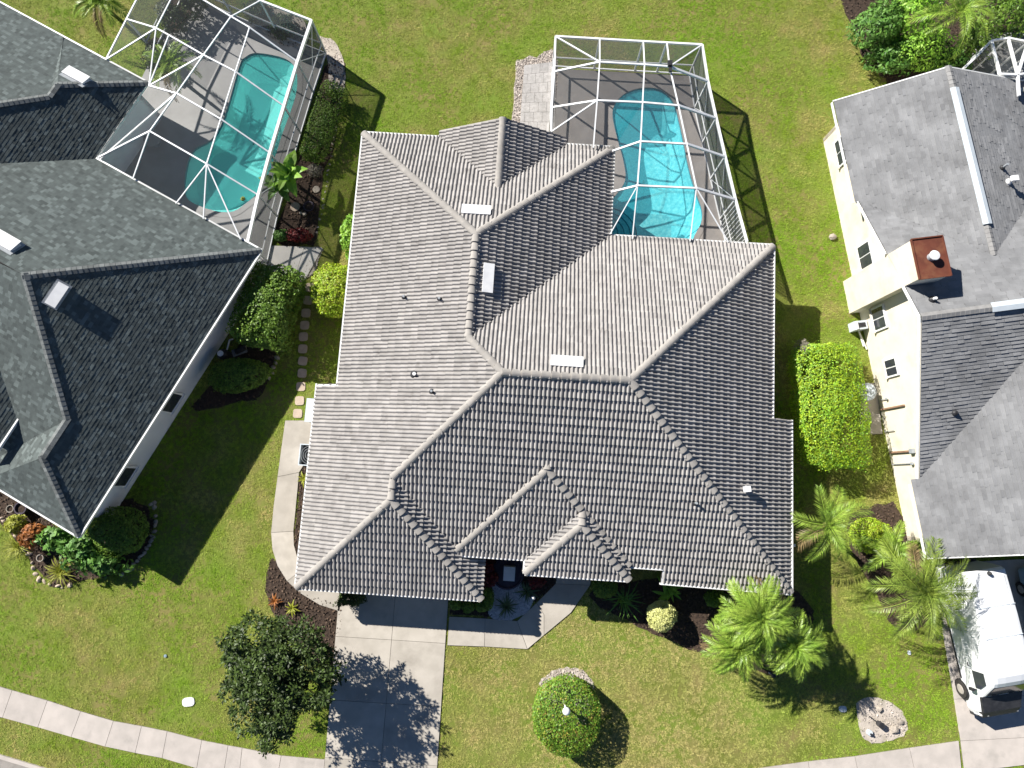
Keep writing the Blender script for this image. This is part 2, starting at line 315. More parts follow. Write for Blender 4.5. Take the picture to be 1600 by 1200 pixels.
# ================================================================== roof coverings
def clip_tri(poly, tri):
    for k in range(3):
        ax, ay = tri[k]; bx, by = tri[(k + 1) % 3]; ex, ey = bx - ax, by - ay
        out = []; n = len(poly)
        if n == 0: return out
        ds = [ex * (p[1] - ay) - ey * (p[0] - ax) for p in poly]
        for i in range(n):
            j = (i + 1) % n; p, q, d0, d1 = poly[i], poly[j], ds[i], ds[j]
            if d0 >= 0: out.append(p)
            if (d0 >= 0) != (d1 >= 0):
                t = d0 / (d0 - d1); out.append(tuple(a + (b - a) * t for a, b in zip(p, q)))
        poly = out
    return poly
def area2(p): return 0.5 * sum(p[i][0] * p[(i + 1) % len(p)][1] - p[(i + 1) % len(p)][0] * p[i][1] for i in range(len(p)))
class Face:
    def __init__(s, verts):
        s.v = [Vector(p) for p in verts]; n = Vector((0, 0, 0)); m = len(verts)
        for i in range(m): n += s.v[i].cross(s.v[(i + 1) % m])
        if n.z < 0: n = -n; s.v = s.v[::-1]
        s.n = n.normalized(); up = Vector((0, 0, 1)); s.s = (up - s.n * up.dot(s.n)).normalized(); s.e = s.s.cross(s.n)
        s.o = min(s.v, key=lambda p: p.z)
        s.p2 = [((p - s.o).dot(s.e), (p - s.o).dot(s.s)) for p in s.v]
        tr = tessellate_polygon([[Vector((a, b, 0)) for a, b in s.p2]]); s.tris = []
        for t in tr:
            q = [s.p2[i] for i in t]
            if area2(q) < 0: q = q[::-1]
            if abs(area2(q)) > 1e-4: s.tris.append(q)
        s.x0 = min(a for a, b in s.p2); s.x1 = max(a for a, b in s.p2); s.y0 = min(b for a, b in s.p2); s.y1 = max(b for a, b in s.p2)
        s.M = Matrix((( s.e.x, s.s.x, s.n.x, s.o.x), (s.e.y, s.s.y, s.n.y, s.o.y), (s.e.z, s.s.z, s.n.z, s.o.z), (0, 0, 0, 1)))
    def cover(s, x0, x1, y0, y1):
        a = 0.0
        for t in s.tris:
            q = clip_tri([(x0, y0), (x1, y0), (x1, y1), (x0, y1)], t)
            if len(q) > 2: a += abs(area2(q))
        return a / ((x1 - x0) * (y1 - y0))
    def world(s, x, y, h): return s.M @ Vector((x, y, h))

TW, TL = 0.345, 0.372
_prof = []
for k in range(2):
    for fx, h in ((0, 0.0), (0.14, 0.002), (0.26, 0.040), (0.46, 0.070), (0.68, 0.060), (0.86, 0.010)): _prof.append(((k + fx) * TW / 2, h))
_prof.append((TW, 0.0))
HL, HU = 0.082, 0.018
def tile_polys(x, y, jit=False):
    r = []; dz = random.uniform(-.006, .009) if jit else 0.0; x += random.uniform(-.006, .006) if jit else 0.0; y0 = y - .025 + (random.uniform(-.012, .012) if jit else 0.0)
    for (a, ha), (b, hb) in zip(_prof[:-1], _prof[1:]):
        r.append([(x + a, y0, ha + HL + dz), (x + b, y0, hb + HL + dz), (x + b, y + TL, hb * .86 + HU), (x + a, y + TL, ha * .86 + HU)])
        r.append([(x + a, y0, 0.012 + ha * .55), (x + b, y0, 0.012 + hb * .55), (x + b, y0, hb + HL + dz), (x + a, y0, ha + HL + dz)])
    return r
_tile_meshes = []
def tile_mesh(k):
    while len(_tile_meshes) < 6:
        b = MB(); t = (0.1, 0.3, 0.45, 0.6, 0.75, 0.95)[len(_tile_meshes)]
        for q in tile_polys(0, 0, True): b.face(q, t)
        _tile_meshes.append(b.mesh('roof_tile', 'tile'))
    return _tile_meshes[k]
CAMP = Vector((0, 0, CAM_H))
def tile_faces(faces, parent, keep=300):
    full = []; rest = MB()
    for f in faces:
        nx0 = math.floor(f.x0 / TW) - 1; nx1 = math.ceil(f.x1 / TW) + 1; ny1 = math.ceil((f.y1) / TL) + 1
        off = (f.x0 * 7.13) % TW
        for j in range(0, ny1):
            for i in range(nx0, nx1):
                x, y = i * TW + off, j * TL
                c = f.cover(x, x + TW, y, y + TL)
                if c < 0.004: continue
                if c > 0.999:
                    w = f.world(x + TW / 2, y + TL / 2, 0); d = CAMP - w
                    full.append((f.n.dot(d.normalized()) / d.length_squared, f, x, y))
                else:
                    t = random.random()
                    for q in tile_polys(x, y, True):
                        for tr in f.tris:
                            r = clip_tri(q, tr)
                            if len(r) > 2: rest.face([f.world(*p) for p in r], t)
    full.sort(key=lambda a: -a[0])
    for k, (sc, f, x, y) in enumerate(full):
        if k < keep:
            link('roof_tile', tile_mesh(random.randrange(6)), parent, f.M @ Matrix.Translation((x, y, 0)))
        else:
            t = random.random()
            for q in tile_polys(x, y, True): rest.face([f.world(*p) for p in q], t)
    o = rest.build('roof_tiles', 'tile', parent); o['kind'] = 'stuff'; return o
def shingle_faces(faces, parent, m, EX=0.145, wmin=0.14, wmax=0.42, th=0.014, name='shingles', quant=None):
    b = MB()
    for f in faces:
        ny = math.ceil(f.y1 / EX) + 1
        for j in range(ny):
            x = f.x0 - random.random() * 0.4; y = j * EX
            while x < f.x1:
                w = random.uniform(wmin, wmax); t = random.random()
                if quant: t = random.choice(quant)
                h = th * random.choice((0.8, 1.0, 1.5))
                for q in ([(x, y - .006, h), (x + w, y - .006, h), (x + w, y + EX, 0.002), (x, y + EX, 0.002)],
                          [(x, y - .006, -0.004), (x + w, y - .006, -0.004), (x + w, y - .006, h), (x, y - .006, h)]):
                    for tr in f.tris:
                        r = clip_tri(q, tr)
                        if len(r) > 2: b.face([f.world(*p) for p in r], t)
                x += w
    o = b.build(name, m, parent); o['kind'] = 'stuff'; return o
def deck(faces, parent, m='under', name='roof_deck'):
    b = MB()
    for f in faces: b.face([p - f.n * 0.004 for p in f.v])
    return b.build(name, m, parent)
_cap_cache = {}
def caps(p, q, parent, name='ridge_tile', m='tilecap', kind='tile', lift=0.03):
    """overlapping cap pieces along the ridge or hip from its low end p to its high end q"""
    p, q = Vector(p), Vector(q)
    if p.z > q.z: p, q = q, p
    key = (name, m)
    L = 0.44 if kind == 'tile' else 0.30; ex = 0.375 if kind == 'tile' else 0.2
    if key not in _cap_cache:
        b = MB(); n = 8
        if kind == 'tile':
            rings = []
            for y, w, h, z in ((0.0, 0.175, 0.125, 0.055), (L * .12, 0.172, 0.122, 0.05), (L, 0.135, 0.10, 0.0)):
                rings.append([(-w * math.cos(math.pi * k / n), y, z + h * math.sin(math.pi * k / n) - 0.03) for k in range(n + 1)])
            for a, c in zip(rings[:-1], rings[1:]):
                for k in range(n): b.face([a[k], a[k + 1], c[k + 1], c[k]][::-1])
            b.face(rings[0])
        else:
            for sx in (-1, 1):
                b.face([(0, 0, 0.03), (sx * 0.155, 0, -0.035), (sx * 0.155, L, -0.05), (0, L, 0.012)][::-sx])
            b.face([(0, 0, 0.03), (-0.155, 0, -0.035), (-0.155, 0, -0.05), (0, 0, 0.01), (0.155, 0, -0.05), (0.155, 0, -0.035)])
        _cap_cache[key] = b.mesh(name, m, smooth=(kind == 'tile'))
    d = (q - p); ln = d.length; d.normalize(); e = d.cross(Vector((0, 0, 1))).normalized(); n_ = e.cross(d)
    k = 0
    cnt = max(1, int(round((ln - 0.05) / ex))); st = ln / cnt
    for k in range(cnt):
        o = p + d * (k * st) + n_ * lift
        link(name, _cap_cache[key], parent, Matrix(((e.x, d.x, n_.x, o.x), (e.y, d.y, n_.y, o.y), (e.z, d.z, n_.z, o.z), (0, 0, 0, 1))))
def eave_board(pts, parent, m='white', name='gutter', w=0.09, h=0.13, drop=0.07, out=0.05):
    for a, b in zip(pts[:-1], pts[1:]):
        a, b = Vector(a), Vector(b); d = (b - a).normalized(); nrm = d.cross(Vector((0, 0, 1))) * out
        dz = Vector((0, 0, drop))
        MB().bar(a + nrm - dz - d * .02, b + nrm - dz + d * .02, w, h).build(name, m, parent)
def walls(poly, zt, parent, m, name='wall', z0=-0.05):
    """one part per wall stretch"""
    n = len(poly)
    for i in range(n):
        a, b = Vector(poly[i]).to_2d(), Vector(poly[(i + 1) % n]).to_2d()
        d = (b - a); 
        if d.length < 0.05: continue
        d.normalize(); nn = Vector((d.y, -d.x)) * 0.1
        q = [a, b - d * 0.003, b - d * 0.203 - nn * 2, a + d * 0.197 - nn * 2] if d.length else None
        MB().prism([(v.x, v.y) for v in (a, b, b - nn * 2, a - nn * 2)], z0, zt(i) if callable(zt) else zt).build(name, m, parent)

def off_ridge_vent(f, px, py, along, w, l, name, label, group, base=0.09):
    """white louvre hood that sits on a roof slope; along = unit vector of its long side in plan"""
    z = 4.0
    for _ in range(12):
        p = P(px, py, z); z = f.o.z + (-(f.n.x * (p.x - f.o.x) + f.n.y * (p.y - f.o.y)) / f.n.z) + base + 0.1
    t = thing(name, label, 'roof vent', p, group)
    e, s, n = f.e, f.s, f.n; p0 = p - n * (base * 0.5 + 0.06)
    q = [p0 + e * (a * l / 2) + s * (b * w / 2) for a, b in ((-1, -1), (1, -1), (1, 1), (-1, 1))]
    lo = MB().hexa([q[0] - n * .05, q[1] - n * .05, q[2] - n * .05, q[3] - n * .05], [q[0] + n * .16 + s * .03, q[1] + n * .16 + s * .03, q[2] + n * .03, q[3] + n * .03]); lo.build('hood', 'vent', t)
    r = [p0 + e * (a * (l / 2 + .03)) + s * b for a, b in ((-1, -w / 2 - .05), (1, -w / 2 - .05), (1, w * .52), (-1, w * .52))]
    MB().hexa([v + n * k for v, k in zip(r, (.16, .16, .06, .06))], [v + n * k for v, k in zip(r, (.185, .185, .085, .085))]).build('top_flap', 'vent', t)
    MB().hexa([v - n * .06 - e * 0 for v in [p0 + e * (a * (l / 2 + .1)) + s * b for a, b in ((-1, -w / 2 - .12), (1, -w / 2 - .12), (1, w / 2 + .12), (-1, w / 2 + .12))]],
              [v - n * .035 for v in [p0 + e * (a * (l / 2 + .1)) + s * b for a, b in ((-1, -w / 2 - .12), (1, -w / 2 - .12), (1, w / 2 + .12), (-1, w / 2 + .12))]]).build('flashing', 'grey', t)
    return t
def on_face(f, px, py, lift=0.0):
    z = 4.0
    for _ in range(12):
        p = P(px, py, z); z = f.o.z - (f.n.x * (p.x - f.o.x) + f.n.y * (p.y - f.o.y)) / f.n.z + lift
    return P(px, py, z)
def vent_pipe(f, px, py, label, r=0.05, h=0.28, m='grey', cap=False):
    p = on_face(f, px, py, 0.05); t = thing('vent_pipe', label, 'vent pipe', p)
    MB().lathe(p, [(r * 2.6, -0.02), (r * 2.2, 0.05), (r * 1.15, 0.11)], 12).build('boot', 'dark' if not cap else 'vent', t)
    MB().tube(p - Vector((0, 0, .05)), p + Vector((0, 0, h)), r, r, 10).build('pipe', m, t)
    if cap: MB().box((p.x, p.y, p.z + h + .06), (.3, .24, .12), 0.1).build('cap', 'vent', t)

# ================================================================== main house
TH = -0.063; _c, _s = math.cos(TH), math.sin(TH)
def ml(x, y, z=0.0): return Vector((_c * x - _s * y, _s * x + _c * y, z))
z0, pW, pN, pS, pE, pE1, pN1, pGs, pGe = 2.602, .475, .485, .47, .507, .47, .493, .479, .493
xw, xwg, xe1, yn1, yn2, xe, xe2, ys, ysg, xeg, ysE = -7.904, -8.954, 3.721, 15.587, 11.301, 11.161, 12.209, -3.167, -5.076, -1.0, -3.957
zg = z0 - pW * (xw - xwg)
W_, E_, N_, S_ = (pW, 0, z0 - pW * xw), (-pE, 0, z0 + pE * xe), (0, -pN, z0 + pN * yn2), (0, pS, z0 - pS * ys)
E1_, N1_, GS_, GE_ = (-pE1, 0, z0 + pE1 * xe1), (0, -pN1, z0 + pN1 * yn1), (0, pGs, zg - pGs * ysg), (-pGe, 0, zg + pGe * xeg)
def hz(p, x, y): return p[0] * x + p[1] * y + p[2]
def it(*pl):
    A = np.array([[a, b, -1] for a, b, c in pl]); return tuple(np.linalg.solve(A, -np.array([c for a, b, c in pl])))
def on(pl, x, y): return (x, y, hz(pl, x, y))
A_, P1, NE1, P2, P3, P4 = on(W_, xw, yn1), it(W_, N1_, E1_), on(N1_, xe1, yn1), it(W_, E1_, N_), it(W_, N_, S_), it(N_, E_, S_)
NE2, P5, P6, D_, EE = on(N_, xe, yn2), it(W_, GE_, S_), it(W_, GE_, GS_), on(W_, xwg, ysg), on(GE_, xeg, ysg)
CY = on(N_, xe1, yn2); J1, J2 = on(W_, xw, 3.765), on(W_, xwg, 3.765); JE1, JE2 = on(E_, xe, 3.465), on(E_, xe2, 3.465)
SE = on(E_, xe2, ysE); SEs = on(S_, xe2, ysE); SE = (xe2, ysE, (SE[2] + SEs[2]) / 2)
SJ1, SJ2 = on(S_, 6.61, ysE + .1), on(S_, 6.61, ys - .06)
# where the garage's east slope meets the front slope
def line_valley(y): 
    x = (hz(GE_, 0, y) - hz(S_, 0, y)) / pGe; return on(S_, x, y)
VG = line_valley(ys - .06)
fW = Face([ml(*v) for v in (A_, J1, J2, D_, P6, P5, P3, P2, P1)])
fN1 = Face([ml(*v) for v in (NE1, A_, P1)])
fE1 = Face([ml(*v) for v in (CY, NE1, P1, P2)])
fN = Face([ml(*v) for v in (NE2, CY, P2, P3, P4)])
fE = Face([ml(*v) for v in (SE, JE2, JE1, NE2, P4)])
fS = Face([ml(*v) for v in (VG, SJ2, SJ1, SEs, P4, P3, P5)])
GEv = on(GE_, xeg, VG[1]) 
fGE = Face([ml(*v) for v in (EE, on(GE_, xeg, ys + .3), on(GE_, VG[0], VG[1]), P5, P6)])
fGS = Face([ml(*v) for v in (D_, EE, P6)])
# front hips
dxl, dxr, dys, pd = -2.36, 5.17, -3.20, .48
rx = (dxl + dxr) / 2; hw = (dxr - dxl) / 2; za = z0 + pd * hw + .02
DW, DE, DS = (pd, 0, z0 + .02 - pd * dxl), (-pd, 0, z0 + .02 + pd * dxr), (0, pd, z0 + .02 - pd * dys)
dA = it(DW, DE, DS); dB = it(DW, DE, S_)
dC = it(DW, S_, (0, 0, z0 + .02)); dD = it(DE, S_, (0, 0, z0 + .02))
fDW = Face([ml(*v) for v in (on(DW, dxl, dys), dA, dB, on(DW, dxl, dys + .05))])
fDE = Face([ml(*v) for v in (on(DE, dxr, dys), on(DE, dxr, dys + .05), dB, dA)])
fDS = Face([ml(*v) for v in (on(DS, dxl, dys), on(DS, dxr, dys), dA)])
d2l, d2r, d2y = 0.80, 5.19, -3.80; zz = z0 + .03
D2W, D2E, D2S = (pd, 0, zz - pd * d2l), (-pd, 0, zz + pd * d2r), (0, pd, zz - pd * d2y)
eA = it(D2W, D2E, D2S); eB = it(D2W, D2E, DS)
fD2W = Face([ml(*v) for v in (on(D2W, d2l, d2y), eA, eB, on(D2W, d2l, dys))])
fD2E = Face([ml(*v) for v in (on(D2E, d2r, d2y), on(D2E, d2r, dys), eB, eA)])
fD2S = Face([ml(*v) for v in (on(D2S, d2l, d2y), on(D2S, d2r, d2y), eA)])
# rear gable
gl, gr, gy = -4.32, 1.50, 15.95; gp = .485
GW, GEa = (gp, 0, z0 + .02 - gp * gl), (-gp, 0, z0 + .02 + gp * gr)
gA = (*((gl + gr) / 2, gy), hz(GW, (gl + gr) / 2, gy)); gB = it(GW, GEa, N1_)
fGW = Face([ml(*v) for v in (on(GW, gl, gy), on(GW, gl, yn1 - .02), gB, gA)])
fGEa = Face([ml(*v) for v in (on(GEa, gr, yn1 - .02), on(GEa, gr, gy), gA, gB)])

house = thing('tile_roof_house', 'large house with grey barrel tile hip roof and pool in the centre', 'house', ml(2, 4, 0))
MF = [fW, fN1, fE1, fN, fE, fS, fGE, fGS, fDW, fDE, fDS, fD2W, fD2E, fD2S, fGW, fGEa]
deck(MF, house)
tile_faces(MF, house)
for a, b in ((A_, P1), (NE1, P1), (P2, P1), (P2, P3), (P3, P4), (NE2, P4), (SE, P4), (P5, P3), (P6, P5), (D_, P6), (EE, P6),
             (on(DS, dxl, dys), dA), (on(DS, dxr, dys), dA), (dA, dB), (on(D2S, d2l, d2y), eA), (on(D2S, d2r, d2y), eA), (eA, eB), (gA, gB)):
    caps(ml(*a), ml(*b), house)
# eave boards, walking the eaves with the roof on the left
for run in ([J1, A_], [D_, J2, J1][::1], [EE, D_][::-1], [on(GE_, xeg, ysg), on(GE_, xeg, ys - .1)],
            [on(DS, dxl, dys), on(DS, d2l, dys)], [on(D2S, d2l, d2y), on(D2S, d2r, d2y)], [on(D2W, d2l, dys), on(D2W, d2l, d2y)],
            [on(S_, dxr, ys - .06), SJ2, SJ1, SEs], [NE2, CY], [CY, NE1], [SE, JE2, JE1, NE2], [NE1, on(N1_, gr, yn1)], [on(N1_, gl, yn1), A_]):
    pts = [ml(*v) for v in run]
    for a, b in zip(pts[:-1], pts[1:]):
        mid = (a + b) / 2; d = (b - a).normalized(); nrm = d.cross(Vector((0, 0, 1)))
        # keep the board on the outer side
        inside = ml(2, 4); 
        if (mid + nrm - inside).length < (mid - nrm - inside).length: a, b = b, a
        eave_board([a, b], house, w=0.07, h=0.14, drop=-0.01, out=0.075)
# rake boards on the rear gable
for a in (on(GW, gl, gy), on(GEa, gr, gy)):
    MB().bar(ml(*a) - Vector((0, 0, .02)), ml(*gA) - Vector((0, 0, .02)), .06, .12).build('rake_board', 'tilecap', house)
ov = 0.5
wp = [ml(*p) for p in ((xw + ov, yn1 - ov), (xw + ov, 3.3), (xwg + ov, 3.3), (xwg + ov, ysg + ov), (xeg - ov, ysg + ov), (xeg - ov, ys + 1.2), (d2l + ov, ys + 1.2), (d2l + ov, d2y + ov), (d2r - ov, d2y + ov), (d2r - ov, ys + ov), (xe2 - ov, ys + ov - .3), (xe2 - ov, 2.9), (xe - ov, 2.9), (xe - ov, yn2 - ov), (xe1 - ov, yn2 - ov), (xe1 - ov, yn1 - ov))]
walls(wp, lambda i: 2.30 if i in (2, 3, 4, 10) else 2.74 if i in (0, 12, 13, 14, 15) else 2.36, house, 'cream2')
MB().face([ml(gl + .5, yn1 - .3, 2.5), ml(gr - .5, yn1 - .3, 2.5), ml((gl + gr) / 2, yn1 - .3, gA[2] - .25)][::-1]).build('gable_wall', 'cream2', house)
# garage door with panels in the front wall
for k in range(4):
    a = ml(-7.6, ysg + ov - .14); b = ml(-2.3, ysg + ov - .14)
    MB().bar(a + Vector((0, 0, .28 + k * .47)), b + Vector((0, 0, .28 + k * .47)), .05, .45).build('garage_door_panel', 'white', house)
GV = 'off ridge vents on the barrel tile roof'
off_ridge_vent(fN1, 744, 328, None, .38, 1.18, 'roof_vent', 'white louvre vent on the small rear slope below the back gable', None)
off_ridge_vent(fE1, 762, 434, None, .38, 1.18, 'roof_vent', 'white louvre vent standing upright in the photo on the shaded tile slope', None)
off_ridge_vent(fN, 886, 565, None, .38, 1.22, 'roof_vent', 'white louvre vent just behind the main ridge of the tile roof', None)
for f, x, y, lb, kw in ((fW, 632, 465, 'thin dark pipe on the big sunny tile slope, upper left of a pair', {}), (fW, 687, 468, 'thin dark pipe on the sunny tile slope, upper right of a pair', {}),
                    (fW, 648, 585, 'white capped pipe on the sunny tile slope above the garage', dict(m='white', r=.075, h=.2)), (fW, 675, 612, 'thin dark pipe nearest the hip on the sunny tile slope', {}),
                    (fS, 1086, 786, 'slim grey pipe on the front tile slope beside the long right hip', {}), (fE, 1164, 764, 'white square capped pipe on the right tile slope', dict(cap=True, h=.2, r=.07))):
    vent_pipe(f, x, y, lb, **kw)

# ================================================================== left neighbour
LA = R_(-29.2); lc, ls = math.cos(LA), math.sin(LA)
def ll(u, v, z=0.0): return Vector((lc * u - ls * v, ls * u + lc * v, z))
lp = .55
LSE = (-lp, 0, 2.7 + lp * -15.0); LNE = (0, -lp, 2.7 + lp * 3.5); LSW = (0, .44, 6.0 + .44 * 2.4)
PK = (-21.0, -2.4); zpk = hz(LSE, *PK); LNE = (0, -(zpk - 2.7) / 5.9, 2.7 + (zpk - 2.7) / 5.9 * 3.5); LSW = (0, .44, zpk + .44 * 2.4)
Lc, Lpk = on(LSE, -15, 3.5), (*PK, zpk)
l2u = -17.45; v2 = (hz(LSE, l2u, 0) - LSW[2]) / .44; L2 = on(LSE, l2u, v2)
LFS = (0, .56, 2.7 + .56 * 11.05); v3 = (L2[2] - LFS[2]) / .56; L3 = on(LSE, l2u, v3); Ls = on(LSE, -15, -11.05)
LNW = (lp, 0, L2[2] - lp * l2u)
uf = -22.0
vF = it(LNW, LFS, (0, 0, 1.6)); V2 = it(LNW, LSW, (0, 0, 3.0))
lhouse = thing('shingle_house', 'house with dark charcoal shingle roof and screened pool on the left', 'house', ll(-20, -2))
lSE = Face([ll(*v) for v in (Lc, Lpk, L2, L3, Ls)])
LnSE = (-lp, 0, 2.7 - lp * 24.03); LnN = (0, -lp, 2.7 + lp * 7.85)
I_ = on(LnSE, -24.03, 3.5); T_ = on(LnSE, -24.03, 7.85)
nu = -26.45; N2 = on(LnSE, nu, 7.85 - 2.42); N3 = on(LnSE, nu, 4.78)
farL = -34.0
vall = lambda u: 3.5 - (hz(LnSE, u, 0) - 2.7) / (-LNE[1])
vk = -27.9
lNE = Face([ll(*v) for v in (Lc, on(LNE, -24.03, 3.5), on(LNE, vk - 2.6, vall(vk - 2.6)), on(LNE, -31.5, -2.4), Lpk)])
LB = (0, -.42, 2.7 + .42 * 7.95); N4 = on(LnSE, -30.5, -.53)
lnSE = Face([ll(*v) for v in (I_, T_, N2, N3, N4, on(LnSE, vk - 2.6, vall(vk - 2.6)))])
LnW = (lp, 0, N2[2] - lp * nu)
lnN = Face([ll(*v) for v in (T_, on(LnN, nu - 2.42, 7.85), N2)])
Lg = (0, -(N3[2] - 2.0) / (9.2 - 4.4), N3[2] + (N3[2] - 2.0) / (9.2 - 4.4) * 4.4)
lnW = Face([ll(*v) for v in (N2, on(LnW, nu - 2.38, 7.85), on(LB, nu, 4.78))])
# upper left slope that runs down to the rear eave
lB = Face([ll(*v) for v in (on(LB, nu, 4.78), on(LB, nu - 2.36, 7.85), on(LB, -36, 7.85), on(LB, -36, -.53), on(LB, -30.5, -.53))])
VL0 = it(LNW, LSW, (0, 0, 2.7))
lSW = Face([ll(*v) for v in (Lpk, on(LSW, -30, -2.4), on(LSW, -30, -8.5), on(LSW, VL0[0], VL0[1]), L2)])
VL = it(LNW, LSW, (0, 0, 2.7))
lNW = Face([ll(*v) for v in (L2, on(LNW, VL[0], VL[1]), on(LNW, VL[0], -11.05), L3)])
lFS = Face([ll(*v) for v in (Ls, L3, on(LFS, VL[0], -11.05))])
# entry wing at the picture's left edge
pe = .5; ez = 3.55
EW = (-pe, 0, ez - pe * 19.62)
leSE = Face([ll(*v) for v in (on(EW, -19.62, -9.75), on(EW, -19.62, -7.55), on(EW, -22.3, -4.9), on(EW, -23.2, -4.9), on(EW, -23.2, -9.75))])
LF = [lSE, lNE, lnSE, lnN, lnW, lB, lSW, lNW, lFS, leSE]
deck(LF, lhouse)
shingle_faces(LF, lhouse, 'shingle', wmin=.11, wmax=.26, th=.009, quant=(0.1, 0.25, 0.35, 0.4, 0.45, 0.5, 0.55, 0.65, 1.1, 1.3))
for a, b in ((Lc, Lpk), (L2, Lpk), (L3, L2), (Ls, L3), (T_, N2), (N3, N2), (N3, N4)):
    caps(ll(*a), ll(*b), lhouse, 'ridge_shingle', 'shcap', 'shingle', lift=0.03)
def lboard(a, b, inside=(-22, -2)):
    a, b = ll(*a), ll(*b); mid = (a + b) / 2; d = (b - a).normalized(); nrm = d.cross(Vector((0, 0, 1))); i = ll(*inside)
    if (mid + nrm - i).length < (mid - nrm - i).length: a, b = b, a
    eave_board([a, b], lhouse, w=.07, h=.13, drop=.05, out=.04)
for a, b in ((Lc, Ls), (Lc, I_), (I_, T_), (T_, on(LnN, -36, 7.85)), (Ls, on(LFS, VL[0], -11.05)), (on(EW, -19.62, -9.75), on(EW, -19.62, -7.55))): lboard(a, b)
lw = [ll(*p) for p in ((-15.5, 3.0), (-24.5, 3.0), (-24.5, 7.35), (-35, 7.35), (-35, -10.5), (-15.5, -10.5))]
walls(lw, 2.88, lhouse, 'lwall')
MB().prism([ll(u, v) for u, v in ((-20.0, -9.4), (-20.0, -7.3), (-23.2, -5.2), (-23.2, -9.4))], 2.6, 3.3).build('wall', 'lwall', lhouse)
def lwin(vc, zc, w, h):
    p = ll(-15.39, vc, zc); a = Vector((-ls, lc, 0))
    f = MB().bar(p - a * (w / 2 + .07), p + a * (w / 2 + .07), .10, h + .14).build('window', 'white', lhouse)
    q = ll(-15.335, vc, zc)
    MB().bar(q - a * (w / 2), q + a * (w / 2), .02, h).build('pane', 'glass', f)
    MB().bar(q - a * (w / 2 + .12) - Vector((0, 0, h / 2 + .1)), q + a * (w / 2 + .12) - Vector((0, 0, h / 2 + .1)), .14, .06).build('sill', 'white', f)
for v in (-4.5, -8.35): lwin(v, 1.45, .9, 1.0)
off_ridge_vent(lSE, 88, 460, None, .36, .95, 'roof_vent', 'white hood vent on the shaded charcoal shingle slope near its ridge', None)
off_ridge_vent(lnN, 118, 117, None, .42, 1.1, 'roof_vent', 'white hood vent on the charcoal roof near the picture\'s upper left corner', None)
off_ridge_vent(lNE, 6, 375, None, .5, 1.1, 'roof_vent', 'white hood vent cut by the picture\'s left edge on the charcoal roof', None)

# ================================================================== right neighbour
RA = R_(7.5); rc, rs_ = math.cos(RA), math.sin(RA)
def rl(u, v, z=0.0): return Vector((rc * u - rs_ * v, rs_ * u + rc * v, z))
rhouse = thing('cream_house', 'cream stucco house with weathered grey shingle roof on the right', 'house', rl(24, 5))
g1v, g2v, av, az_ = 10.61, -2.37, 4.4, 5.3
RN = (0, -(az_ - 2.7) / (g1v - av), az_ + (az_ - 2.7) / (g1v - av) * av); RS = (0, (az_ - 2.7) / (av - g2v), az_ - (az_ - 2.7) / (av - g2v) * av)
ru = 21.75; rz = hz(RN, 0, 6.81); R1p = (rz - 2.7) / (ru - 17.25)
RW1, RE1 = (R1p, 0, 2.7 - R1p * 17.25), (-R1p, 0, rz + R1p * ru)
rv0 = it(RW1, RN, (0, 0, 2.75)); rK = it(RW1, RE1, RN)
RW3 = (.38, 0, 2.7 - .38 * 17.2)
val3 = lambda u: on(RS, u, (hz(RW3, u, 0) - RS[2]) / RS[1])
rW1 = Face([rl(*v) for v in (on(RW1, 17.25, 15.5), on(RW1, ru, 15.6), rK, rv0, on(RW1, 17.25, rv0[1]))])
rE1 = Face([rl(*v) for v in (on(RE1, ru, 15.6), on(RE1, 27.5, 15.3), it(RE1, RN, (0, 0, 2.75)), rK)])
rN = Face([rl(*v) for v in (on(RN, 17.4, g1v + .05), on(RN, 17.4, av), on(RN, 30, av), on(RN, 30, 10.0), it(RE1, RN, (0, 0, 2.75)), rK, rv0)])
ue = 23.0; w3 = val3(ue)
rS = Face([rl(*v) for v in (on(RS, 17.4, av), on(RS, 17.4, g2v), val3(17.4), w3, on(RS, 30, w3[1]), on(RS, 30, av))])
rW3 = Face([rl(*v) for v in (on(RW3, 17.1, val3(17.4)[1]), on(RW3, 17.1, -5.5), on(RW3, ue, -5.75), w3, val3(17.4))])
E3 = (-.38, 0, hz(RW3, ue, 0) + .38 * ue)
rE3 = Face([rl(*v) for v in (on(E3, ue, -5.75), on(E3, 28, -5.75), on(E3, 28, w3[1]), w3)])
RF = [rW1, rE1, rN, rS, rW3, rE3]
deck(RF, rhouse)
shingle_faces(RF, rhouse, 'shingle2', EX=0.165, wmin=.26, wmax=.36, th=.026, quant=(0.0, .3, .45, .5, .55, .7, 1.0))
for a, b in ((rK, on(RW1, ru, 15.6)), (on(RN, 17.4, av), on(RN, 29, av))):
    caps(rl(*a), rl(*b), rhouse, 'ridge_shingle', 'shcap2', 'shingle', lift=.03)
def rboard(a, b, m='white', w=.05, h=.12):
    MB().bar(rl(*a) - Vector((0, 0, .06)), rl(*b) - Vector((0, 0, .06)), w, h).build('fascia', m, rhouse)
rboard(on(RW1, 17.2, 15.5), on(RW1, 17.2, 10.5)); cv = [-rs_ * p.x + rc * p.y for p in (P(1317, 440), P(1327, 490))]; rboard(on(RN, 17.35, g1v), on(RN, 17.35, max(cv) + .03)); rboard(on(RN, 17.35, min(cv) - .03), on(RN, 17.35, av)); rboard(on(RS, 17.35, av), on(RS, 17.35, g2v))
rboard(on(RW3, 17.05, g2v), on(RW3, 17.05, -5.5)); rboard(on(RW3, 17.1, -5.53), on(RW3, ue, -5.78)); rboard(on(RW1, 17.25, 15.55), on(RW1, ru, 15.65)); rboard(on(RE1, ru, 15.65), on(RE1, 27.5, 15.35))
